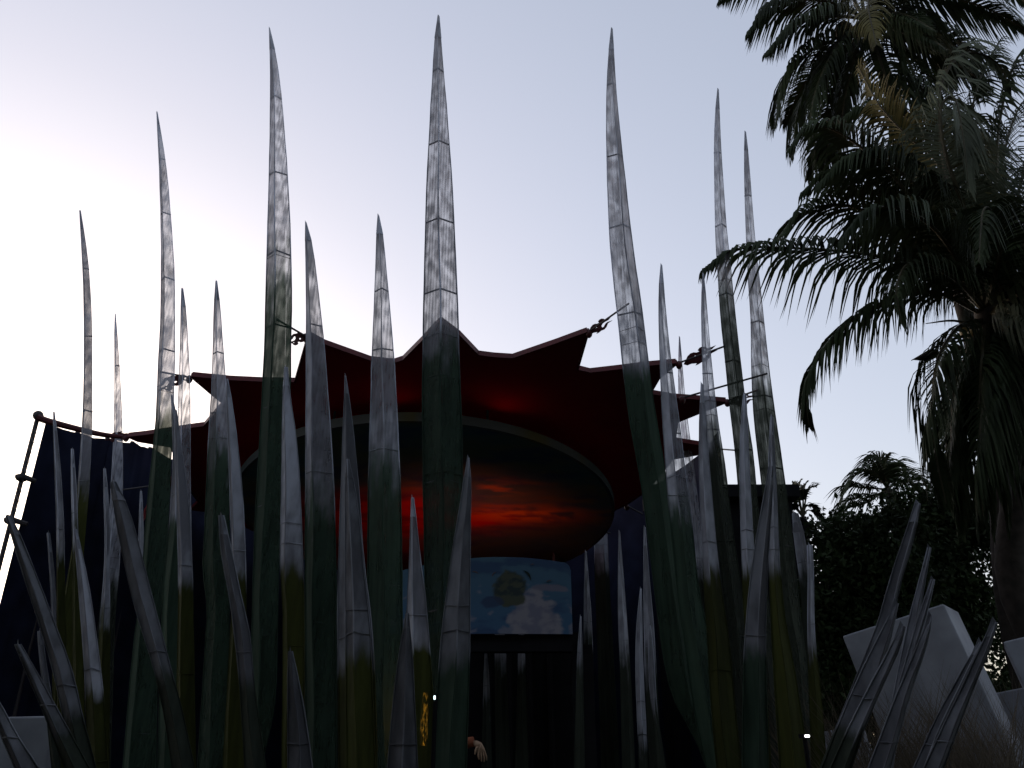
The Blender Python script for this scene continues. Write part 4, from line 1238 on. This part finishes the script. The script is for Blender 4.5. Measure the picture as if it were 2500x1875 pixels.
# ------------------------------------------------------------------ palms
def frond(root, pts, n_leaf, lmax, width, mat, rnd, droop=1.0, spread=0.75, n=26, thick=0.035, name="frond", ragged=0.1, bare=0.14):
    """one feather leaf: curved stalk with two combs of narrow hanging leaflets"""
    org = parent_origin(root)
    line = catmull(pts, n)
    cum = [0]
    for a, b in zip(line, line[1:]):
        cum.append(cum[-1] + (b - a).length)
    total = cum[-1]
    st = MB().tube([p - org for p in line], [thick * (1 - 0.85 * i / n) + 0.003 for i in range(n + 1)], 5)
    vs, fs = list(st.v), list(st.f)
    nst = len(fs)

    def pos(s):
        d = s * total
        for i in range(n):
            if cum[i + 1] >= d:
                t = (d - cum[i]) / max(1e-6, cum[i + 1] - cum[i])
                return line[i].lerp(line[i + 1], t), (line[i + 1] - line[i]).normalized()
        return line[-1], (line[-1] - line[-2]).normalized()
    for side in (-1, 1):
        for k in range(n_leaf):
            s = bare + (1 - bare) * ((k + rnd.random() * 0.7) / n_leaf) ** 0.95
            if rnd.random() < ragged * 0.5:
                continue
            p, t = pos(min(0.999, s))
            upv = Vector((0, 0, 1)) - t * t.z
            if upv.length < 0.15:
                upv = Vector((0.3, -1, 0)) - t * (t.dot(Vector((0.3, -1, 0))))
            upv.normalize()
            b = t.cross(upv).normalized() * side
            q = (s - bare) / (1 - bare)
            ln = lmax * (0.45 + 0.55 * math.sin(math.pi * min(1, 0.15 + q * 0.95))) * (1 - 0.55 * max(0, q - 0.75) / 0.25) * (0.85 + 0.3 * rnd.random())
            if rnd.random() < ragged:
                ln *= 0.4 + 0.5 * rnd.random()
            fw = 0.35 + 0.9 * q * q + 0.15 * (rnd.random() - .5)
            d0 = (b * spread + t * fw + upv * (0.30 + 0.16 * (rnd.random() - .5))).normalized()
            d1 = (Vector((0, 0, -1)) * (0.75 + .25 * droop) + t * (0.30 + 0.35 * q) + b * (0.34 / droop)
                  + Vector((rnd.uniform(-.1, .1), rnd.uniform(-.1, .1), 0))).normalized()
            w0 = width * (0.8 + 0.4 * rnd.random())
            cur = p.copy()
            segs = 6
            base = len(vs)
            hang = min(1.0, 0.52 + 0.28 * droop)
            kink = rnd.random() < ragged * 0.6
            for j in range(segs + 1):
                f = j / segs
                m = hang * sstep(0.0, 0.75, f + 0.08 * droop)
                if kink and f > .5:
                    m = 1.0
                d = (d0 * (1 - m) + d1 * m).normalized()
                w = w0 * (0.5 + 1.6 * f if f < .25 else 0.92 * (1 - ((f - .25) / .75) ** 1.15)) * 0.5
                wv = (t - d * t.dot(d))
                wv = wv.normalized() if wv.length > 1e-3 else upv
                if j < segs:
                    vs.append(cur - org - wv * w); vs.append(cur - org + wv * w)
                else:
                    vs.append(cur - org)
                cur = cur + d * (ln / segs)
            for j in range(segs - 1):
                a = base + 2 * j
                fs.append((a, a + 1, a + 3, a + 2))
            a = base + 2 * (segs - 1)
            fs.append((a, a + 1, a + 2))
    o = mesh_ob(name, vs, fs, [RACHIS, mat], root)
    mi = np.zeros(len(fs), dtype=np.int32); mi[nst:] = 1
    o.data.polygons.foreach_set("material_index", mi)
    return o


def palm_trunk(root, pts, r0, r1, name="trunk"):
    line = catmull(pts, 40)
    rad = [(r0 + (r1 - r0) * i / 40) * (1.0 + (0.06 if i % 2 else 0)) for i in range(41)]
    return MB().tube(line, rad, 14).build(name, BARK, root, smooth=True)


rnd = random.Random(11)
YA = 10.5
pa = at(2405, 760, YA)
palmA = thing("coconut_palm", "big coconut palm with hanging fronds and a bunch of coconuts, nearest at right", "palm tree", (pa.x + .55, YA, 0))
palm_trunk(palmA, [(pa.x + .60, YA + .1, 0), at(2500, 1500, YA + .1), at(2478, 1200, YA + .05), at(2440, 950, YA), pa], 0.21, 0.15)
YBk = 11.6
pb = at(2110, 45, YBk)
palmB = thing("coconut_palm", "taller coconut palm behind, its crown cut by the picture's top edge", "palm tree", (at(2470, 1600, YBk).x + .1, YBk, 0))
palm_trunk(palmB, [(at(2470, 1600, YBk).x + .1, YBk, 0), at(2465, 1500, YBk), at(2430, 1100, YBk), at(2340, 700, YBk), at(2210, 320, YBk), pb], 0.16, 0.11)


def FR(root, pl, n_leaf, lmax, width, mat, droop=1.0, spread=0.75, **k):
    return frond(root, [at(x, y, z) for x, y, z in pl], int(n_leaf * 1.1), lmax * 1.38, width, mat, rnd, droop, spread, **k)


A, Bp = YA, YBk
# palm A, the fronds the photograph shows one by one
FR(palmA, [(2405, 760, A), (2300, 640, A - .1), (2170, 545, A - .2), (2060, 500, A - .3), (1960, 520, A - .4), (1895, 590, A - .5)], 78, 1.0, .046, FROND, 1.3)
FR(palmA, [(2405, 760, A), (2280, 660, A - .5), (2134, 624, A - .8), (1960, 607, A - 1.0), (1800, 608, A - 1.2), (1722, 655, A - 1.3)], 74, 1.05, .05, FROND, 2.1, ragged=.12)
FR(palmA, [(2405, 770, A), (2270, 712, A - .3), (2127, 752, A - .5), (2044, 815, A - .6), (1990, 890, A - .6), (1968, 980, A - .5), (1975, 1040, A - .4)], 88, .98, .046, FROND, 2.3)
FR(palmA, [(2405, 780, A), (2340, 800, A - .4), (2290, 880, A - .6), (2278, 990, A - .6), (2285, 1110, A - .5), (2310, 1230, A - .4)], 80, .85, .046, FROND, 2.2)
FR(palmA, [(2405, 780, A), (2370, 860, A + .4), (2330, 960, A + .5), (2310, 1080, A + .5), (2330, 1200, A + .4)], 76, .9, .046, FROND, 2.2)
FR(palmA, [(2410, 780, A), (2420, 880, A - .7), (2400, 1000, A - .9), (2390, 1130, A - .9), (2400, 1260, A - .8)], 80, .9, .046, FROND, 2.4)
FR(palmA, [(2410, 780, A), (2470, 850, A - .6), (2500, 980, A - .8), (2510, 1120, A - .8), (2515, 1260, A - .7)], 74, .9, .046, FROND, 2.4)
FR(palmA, [(2405, 760, A), (2330, 560, A - .4), (2290, 400, A - .6), (2225, 340, A - .7), (2150, 260, A - .8), (2094, 160, A - .8)], 80, .72, .042, FROND_Y, .7)
FR(palmA, [(2405, 760, A), (2330, 520, A - .6), (2295, 330, A - .9), (2300, 200, A - 1.0), (2355, 130, A - 1.0), (2430, 150, A - .9), (2470, 220, A - .8)], 90, .95, .045, FROND_G, 1.6)
FR(palmA, [(2405, 760, A), (2370, 560, A - .9), (2310, 380, A - 1.3), (2296, 265, A - 1.5), (2330, 240, A - 1.6), (2350, 330, A - 1.6), (2365, 460, A - 1.5)], 84, .9, .042, FROND_G, 2.0)
FR(palmA, [(2405, 760, A), (2300, 600, A - .5), (2190, 440, A - .8), (2060, 330, A - 1.0), (1980, 310, A - 1.1), (1930, 360, A - 1.1)], 80, .95, .046, FROND, 1.7)
FR(palmA, [(2405, 760, A), (2290, 620, A - .2), (2160, 500, A - .3), (2080, 450, A - .4), (2010, 430, A - .5), (1960, 470, A - .5)], 76, .9, .046, FROND, 2.0)
FR(palmA, [(2405, 760, A), (2420, 560, A + .3), (2450, 380, A + .6), (2490, 260, A + .8), (2560, 200, A + .8)], 72, .95, .046, FROND, 1.5)
FR(palmA, [(2405, 760, A), (2390, 540, A + .6), (2350, 360, A + 1.0), (2280, 260, A + 1.2), (2210, 220, A + 1.2)], 76, .95, .046, FROND, 1.5)
FR(palmA, [(2405, 760, A), (2480, 640, A - .7), (2530, 520, A - 1.0), (2600, 470, A - 1.1), (2680, 520, A - 1.1)], 74, .95, .046, FROND, 1.8)
FR(palmA, [(2405, 770, A), (2500, 720, A - .3), (2590, 720, A - .4), (2680, 800, A - .4), (2740, 920, A - .4)], 74, .95, .046, FROND, 2.0)
FR(palmA, [(2405, 760, A), (2350, 640, A + .8), (2260, 560, A + 1.3), (2160, 540, A + 1.6), (2080, 600, A + 1.7)], 76, .95, .046, FROND, 1.8)
FR(palmA, [(2405, 760, A), (2440, 620, A - 1.2), (2420, 520, A - 1.8), (2400, 520, A - 2.2), (2390, 640, A - 2.4)], 70, .85, .042, FROND, 2.0)
FR(palmA, [(2405, 760, A), (2330, 680, A - 1.0), (2230, 640, A - 1.5), (2190, 700, A - 1.8), (2200, 790, A - 1.8)], 66, .7, .042, FROND, 2.0)
FR(palmA, [(2405, 760, A), (2470, 560, A + .1), (2500, 420, A + .2), (2560, 330, A + .3), (2640, 330, A + .3)], 74, .95, .046, FROND, 1.7)
FR(palmA, [(2405, 770, A), (2450, 830, A + .3), (2470, 930, A + .4), (2460, 1050, A + .4), (2450, 1180, A + .4)], 74, .85, .046, FROND, 2.4)
FR(palmA, [(2405, 760, A), (2360, 500, A + .4), (2330, 330, A + .6), (2270, 180, A + .8), (2190, 110, A + .9)], 78, .95, .046, FROND, 1.6)
FR(palmA, [(2405, 760, A), (2430, 480, A - .4), (2440, 300, A - .6), (2480, 150, A - .7), (2540, 90, A - .7)], 78, .95, .046, FROND, 1.6)
FR(palmA, [(2405, 760, A), (2400, 520, A - .2), (2370, 330, A - .2), (2390, 200, A - .2), (2440, 100, A - .1)], 78, .95, .046, FROND, 1.5)
FR(palmA, [(2405, 760, A), (2310, 560, A + .2), (2230, 420, A + .3), (2130, 370, A + .4), (2050, 400, A + .4)], 78, .95, .046, FROND, 1.8)
FR(palmA, [(2405, 760, A), (2440, 600, A + .2), (2490, 560, A + .3), (2560, 600, A + .4), (2600, 700, A + .4)], 70, .9, .046, FROND, 2.0)
for q in range(34):
    an = rnd.uniform(0, 2 * math.pi)
    el = rnd.uniform(-.5, 1.25)
    ln = rnd.uniform(2.9, 3.7)
    c0 = pa + Vector((0, 0, -.05))
    hx, hy = math.cos(an), math.sin(an)
    pts_ = [c0]
    for s_ in (.25, .5, .75, 1.0):
        rise = math.sin(el) * s_ * ln - (0.62 + .5 * max(0, el)) * (s_ ** 2) * ln * .62
        pts_.append(c0 + Vector((hx * math.cos(el * .7) * s_ * ln, hy * math.cos(el * .7) * s_ * ln * .8, rise)))
    if pts_[-1].x < pa.x - 0.75 and pts_[-1].z < pa.z + 1.2:
        continue
    frond(palmA, pts_, 76, 1.3, .046, FROND_G if rnd.random() < .12 else FROND, rnd, rnd.uniform(1.6, 2.4))
for pl in ([(2405, 760, A), (2290, 520, A - .7), (2170, 400, A - 1.0), (2070, 390, A - 1.2), (2000, 450, A - 1.2)], [(2405, 760, A), (2330, 480, A - .2), (2230, 300, A - .2), (2120, 260, A - .2), (2030, 310, A - .2)],
           [(2405, 760, A), (2350, 450, A + .3), (2280, 250, A + .5), (2190, 190, A + .6), (2110, 230, A + .7)], [(2405, 760, A), (2300, 580, A - 1.1), (2200, 510, A - 1.6), (2110, 520, A - 1.9), (2050, 590, A - 2.0)]):
    FR(palmA, pl, 80, .9, .05, FROND, 2.0)
for q in range(5):
    x = 2330 + 32 * q
    zz = A - .5 + rnd.uniform(-.3, .3)
    FR(palmA, [(2405, 790, A), ((x + 2405) / 2, 850, zz), (x, 960, zz - .1), (x - 5, 1100, zz - .1), (x + rnd.uniform(-10, 10), 1290, zz)], 76, .8, .05, FROND, 2.6)
for q in range(14):
    c = at(2300 + rnd.random() * 160, 790 + rnd.random() * 110 + (40 if q < 3 else 0), A - .25 + rnd.random() * .5)
    r = .075 + .03 * rnd.random()
    mb = MB().ball(c, r, 10, 8, (.85, .85, 1.12))
    mb.build("coconut", COCO, palmA, smooth=True)
for (x, y, x2, y2) in ((2400, 800, 2260, 790), (2400, 810, 2225, 880), (2390, 830, 2290, 860)):
    MB().tube(catmull([at(x, y, A), at((x + x2) / 2, (y + y2) / 2 - 12, A - .15), at(x2, y2, A - .2)], 8), [.03 - .003 * k for k in range(9)], 6).build("fruit_stalk", RACHIS, palmA)
sp = [at(2285, 860, A - .3), at(2262, 872, A - .35), at(2228, 878, A - .4)]
MB().tube(sp, [.05, .06, .004], 7).build("flower_sheath", BARK, palmA, smooth=True)
# palm B
for q in range(15):
    an = rnd.uniform(.55, 1.95) * math.pi
    ln = rnd.uniform(2.4, 3.2)
    hx, hy = math.cos(an), math.sin(an)
    el = rnd.uniform(-.7, .45)
    c0 = pb + Vector((0, 0, -.05))
    pts_ = [c0] + [c0 + Vector((hx * s_ * ln * .62, hy * s_ * ln * .75, math.sin(el) * s_ * ln - .62 * s_ * s_ * ln * .7)) for s_ in (.25, .5, .75, 1.0)]
    if pts_[-1].x < pb.x - 1.15:
        continue
    frond(palmB, pts_, 76, 1.2, .046, FROND, rnd, rnd.uniform(1.6, 2.3))
FR(palmB, [(2110, 45, Bp), (2040, 10, Bp - .2), (1960, 0, Bp - .3), (1880, 22, Bp - .4), (1830, 75, Bp - .4)], 84, .95, .046, FROND, 1.9)
FR(palmB, [(2110, 45, Bp), (2060, -30, Bp + .1), (1960, -70, Bp + .2), (1850, -60, Bp + .2), (1760, 0, Bp + .2)], 80, .95, .046, FROND, 1.7)
FR(palmB, [(2110, 50, Bp), (2050, 90, Bp - .1), (1965, 135, Bp - .2), (1915, 215, Bp - .2), (1893, 310, Bp - .2)], 88, .95, .046, FROND, 1.5)
FR(palmB, [(2110, 50, Bp), (2050, 130, Bp + .3), (1990, 190, Bp + .4), (1950, 280, Bp + .4), (1935, 380, Bp + .4)], 82, .9, .046, FROND, 1.8)
FR(palmB, [(2110, 45, Bp), (2220, 0, Bp - .1), (2320, -5, Bp - .2), (2420, 25, Bp - .2), (2500, 70, Bp - .2)], 84, .95, .046, FROND, 1.9)
FR(palmB, [(2110, 45, Bp), (2190, -40, Bp + .2), (2300, -80, Bp + .3), (2420, -60, Bp + .3), (2520, 20, Bp + .3)], 80, .95, .046, FROND, 1.9)
FR(palmB, [(2110, 40, Bp), (2130, -10, Bp - .9), (2125, -30, Bp - 1.6), (2120, 20, Bp - 2.2), (2140, 110, Bp - 2.5)], 84, .75, .042, FROND_Y, 1.2)
FR(palmB, [(2110, 50, Bp), (2190, 110, Bp - .3), (2240, 210, Bp - .5), (2250, 330, Bp - .5)], 80, .9, .046, FROND, 1.7)
FR(palmB, [(2110, 50, Bp), (2170, 70, Bp + .3), (2260, 110, Bp + .4), (2330, 200, Bp + .4)], 80, .9, .046, FROND, 1.7)
FR(palmB, [(2110, 50, Bp), (2150, 150, Bp - .4), (2180, 270, Bp - .6), (2190, 400, Bp - .6)], 80, .9, .05, FROND, 2.0)
FR(palmB, [(2110, 50, Bp), (2230, 60, Bp - .4), (2340, 120, Bp - .6), (2400, 230, Bp - .6)], 80, .9, .05, FROND, 2.0)
FR(palmB, [(2110, 50, Bp), (2040, 120, Bp - .5), (1990, 230, Bp - .7), (1975, 350, Bp - .7)], 80, .9, .05, FROND, 2.0)
FR(palmB, [(2110, 45, Bp), (2010, 40, Bp - .6), (1930, 70, Bp - .9), (1870, 130, Bp - 1.0)], 80, .8, .05, FROND, 1.8)
FR(palmB, [(2110, 40, Bp), (2100, -60, Bp), (2120, -160, Bp), (2180, -230, Bp)], 70, .9, .046, FROND, 1.2)
FR(palmB, [(2110, 50, Bp), (2085, 150, Bp - .2), (2060, 260, Bp - .3), (2050, 390, Bp - .3)], 80, .85, .046, FROND, 2.2)
MB().ball(at(2062, 78, Bp - .2), .17, 8, 6, (1, 1, 1.5)).build("flower_sheath", BARK, palmB, smooth=True)

# smaller palms over the hedge
YS = 17.0
ps_ = at(2168, 1195, YS)
palmS = thing("small_palm", "small feathery palm rising behind the hedge under the big palm's fronds", "palm tree", (ps_.x, YS, 0))
palm_trunk(palmS, [(ps_.x, YS, 0), (ps_.x + .03, YS, ps_.z * .5), ps_], .12, .09)
for (a, b, c) in (((2130, 1150), (2090, 1160), (2060, 1205)), ((2145, 1130), (2125, 1125), (2100, 1150)), ((2160, 1140), (2140, 1115), (2118, 1118)), ((2175, 1150), (2195, 1135), (2215, 1165)),
                  ((2200, 1160), (2240, 1160), (2265, 1190)), ((2120, 1215), (2075, 1220), (2040, 1265)), ((2100, 1190), (2070, 1190), (2050, 1230)), ((2160, 1160), (2150, 1130), (2155, 1112)), ((2190, 1180), (2230, 1180), (2250, 1220)), ((2110, 1230), (2065, 1245), (2035, 1300))):
    z = YS + rnd.uniform(-.4, .4)
    frond(palmS, [ps_, at(*a, z), at(*b, z), at(*c, z)], 46, .66, .040, FROND, rnd, .85, .6, 14, .02)
YF = 16.3
pf = at(1960, 1262, YF)
palmF = thing("small_palm", "little fan-topped palm standing at the dark hall's corner", "palm tree", (pf.x, YF, 0))
palm_trunk(palmF, [(pf.x, YF, 0), (pf.x, YF, pf.z * .6), pf], .10, .07)
for (a, b) in (((1945, 1205), (1935, 1178)), ((1950, 1200), (1955, 1172)), ((1962, 1200), (1970, 1176)), ((1972, 1200), (1995, 1184)), ((1975, 1245), (2008, 1270)), ((1938, 1225), (1930, 1195)), ((1970, 1235), (2000, 1245)), ((1940, 1240), (1925, 1235))):
    frond(palmF, [pf, at(*a, YF), at(*b, YF)], 26, .30, .05, FROND, rnd, .5, .55, 8, .02, bare=.45)

# ------------------------------------------------------------------ broad-leaved trees and hedge
def leaf_cloud(rs, blobs, n, size):
    """blobs: (centre, radii); returns vertices and faces of n small leaves clustered in twigs"""
    tot = sum(b[1][0] * b[1][1] * b[1][2] for b in blobs)
    V_, F_ = [], []
    for c, r in blobs:
        m = max(60, int(n * r[0] * r[1] * r[2] / tot))
        tw = max(8, m // 14)
        u = rs.normal(size=(tw, 3)); u /= np.linalg.norm(u, axis=1)[:, None]
        rad = rs.uniform(0.25, 1.0, tw) ** 0.45
        cen_ = np.array(c) + u * rad[:, None] * np.array(r)
        k = rs.integers(0, tw, m)
        p = cen_[k] + rs.normal(scale=0.11, size=(m, 3))
        d = rs.normal(size=(m, 3)); d[:, 2] -= 0.4; d /= np.linalg.norm(d, axis=1)[:, None]
        e = np.cross(d, rs.normal(size=(m, 3))); e /= np.linalg.norm(e, axis=1)[:, None]
        s = size * rs.uniform(.6, 1.4, m)[:, None]
        b0 = len(V_)
        q = np.stack([p, p + d * s * .45 + e * s * .25, p + d * s, p + d * s * .45 - e * s * .25], 1).reshape(-1, 3)
        b0 = sum(len(x) for x in V_)
        V_.append(q)
        F_.append(b0 + np.arange(m * 4).reshape(-1, 4))
    return np.concatenate(V_), np.concatenate(F_)


def tree(label, base, trunk_top, blobs, n, size, seed, name="broadleaf_tree", cat="tree", group="trees behind the blades"):
    rs = np.random.default_rng(seed)
    root = thing(name, label, cat, base, group)
    b = Vector(base); t = Vector(trunk_top)
    MB().tube(catmull([b, b.lerp(t, .5) + Vector((.06, 0, 0)), t], 10), [.14 - .008 * i for i in range(11)], 8).build("trunk", BARK, root)
    for c, r in blobs[:5]:
        MB().tube(catmull([b.lerp(t, .6), b.lerp(t, .8).lerp(Vector(c), .5), Vector(c)], 8), [.06 - .005 * i for i in range(9)], 6).build("limb", BARK, root)
    v, f_ = leaf_cloud(rs, blobs, n, size)
    v = v - np.array(base)
    me = bpy.data.meshes.new("crown")
    me.vertices.add(len(v)); me.vertices.foreach_set("co", v.ravel())
    me.loops.add(len(f_) * 4); me.loops.foreach_set("vertex_index", f_.ravel())
    me.polygons.add(len(f_)); me.polygons.foreach_set("loop_start", np.arange(0, len(f_) * 4, 4))
    me.update(); me.validate()
    me.materials.append(LEAF)
    o = bpy.data.objects.new("crown", me); COL.objects.link(o); o.parent = root
    return root


def blob(px, py, Y, rx, rz, ry=None):
    p = at(px, py, Y)
    k = Y / 1962.0
    return (tuple(p), (rx * k, (ry or rx) * k, rz * k))


b1 = at(2110, 1700, 13.0)
tree("dark bushy tree left of the white block's top, rounded crown below the small feathery palm", (b1.x, 13.0, 0), at(2110, 1480, 13.0),
     [blob(2165, 1310, 13.2, 95, 70), blob(2080, 1340, 13.0, 95, 85), blob(2060, 1450, 12.8, 95, 90), blob(2170, 1440, 12.8, 120, 120), blob(2010, 1300, 13.5, 45, 35), blob(2120, 1560, 12.8, 130, 100), blob(2000, 1530, 12.6, 60, 110), blob(2050, 1660, 12.6, 110, 60)], 30000, .105, 3)
b2 = at(2290, 1700, 14.0)
tree("dark tree under the big palm with twigs reaching its hanging fronds", (b2.x, 14.0, 0), at(2290, 1450, 14.0),
     [blob(2230, 1230, 14.0, 70, 55), blob(2300, 1290, 14.0, 100, 80), blob(2270, 1400, 13.8, 110, 100), blob(2330, 1480, 13.8, 90, 110), blob(2330, 1220, 14.4, 60, 35), blob(2380, 1270, 14.0, 80, 60), blob(2260, 1570, 13.6, 130, 80)], 26000, .105, 5)
b3 = at(2460, 1700, 14.6)
tree("thin-leaved tree at the right edge with bright sky showing through", (b3.x, 14.6, 0), at(2460, 1450, 14.6),
     [blob(2450, 1280, 14.6, 110, 75), blob(2500, 1370, 14.6, 90, 50), blob(2420, 1370, 14.4, 60, 40), blob(2410, 1450, 14.6, 60, 50), blob(2490, 1500, 14.6, 90, 90), blob(2400, 1540, 14.6, 60, 40), blob(2420, 1640, 14.4, 120, 60)], 5200, .10, 8)
hv_, hf_ = [], []
rs = np.random.default_rng(4)
hx0, hx1 = at(1940, 1600, 15.8), at(2560, 1600, 15.8)
hb = [((x, 15.8 + rs.uniform(-.2, .2), z), (.55, .45, .55)) for x in np.linspace(hx0.x - .9, hx1.x + 1.5, 26) for z in (.4 + rs.uniform(-.1, .1), 1.25 + rs.uniform(-.1, .1), 2.1 + rs.uniform(-.25, .25))]
v, f_ = leaf_cloud(rs, hb, 42000, .13)
hm = mesh_ob("hedge", v.tolist(), [tuple(x) for x in f_.tolist()], LEAF)
hm["label"], hm["category"] = "dark clipped hedge running behind the trees and white blocks", "hedge"

# ------------------------------------------------------------------ dry plume grass at the foot of the white blocks
rs2 = random.Random(21)
vs, fs = [], []


def strand(x, y, h, bend, dirn, w):
    b0 = len(vs)
    segs = 5
    p = Vector((x, y, 0)); d = Vector((math.cos(dirn) * .12, math.sin(dirn) * .12, 1)).normalized()
    side = Vector((-math.sin(dirn + 1.2), math.cos(dirn + 1.2), 0))
    for j in range(segs + 1):
        ww = w * (1 - (j / segs) ** 2)
        if j < segs:
            vs.append(p - side * ww); vs.append(p + side * ww)
        else:
            vs.append(p.copy())
        d = (d + Vector((math.cos(dirn), math.sin(dirn), -.2)) * bend * (.3 + j / segs)).normalized()
        p = p + d * h / segs
    for j in range(segs - 1):
        a = b0 + 2 * j
        fs.append((a, a + 1, a + 3, a + 2))
    a = b0 + 2 * (segs - 1)
    fs.append((a, a + 1, a + 2))


for px, Y, hh, nn in ((2070, 7.6, 2.0, 260), (2140, 7.4, 2.15, 340), (2210, 7.3, 2.05, 380), (2290, 7.2, 1.95, 420), (2370, 7.2, 2.05, 460), (2440, 7.2, 2.1, 460), (2490, 7.4, 2.1, 420), (2330, 6.6, 1.8, 420), (2420, 6.5, 1.85, 420), (2030, 8.2, 2.2, 200), (2500, 6.4, 1.9, 300), (2200, 6.7, 1.7, 300)):
    c = at(px, 1800, Y)
    for k in range(nn):
        a = rs2.uniform(0, 2 * math.pi); r = abs(rs2.gauss(0, .22))
        strand(c.x + r * math.cos(a), Y + r * math.sin(a), hh * rs2.uniform(.55, 1.12), rs2.uniform(.05, .22), rs2.uniform(0, 2 * math.pi), rs2.uniform(.004, .009))
pg = mesh_ob("plume_grass", vs, fs, DRY)
pg["kind"] = "stuff"
pg["label"] = "dry beige plume grass round the white blocks"
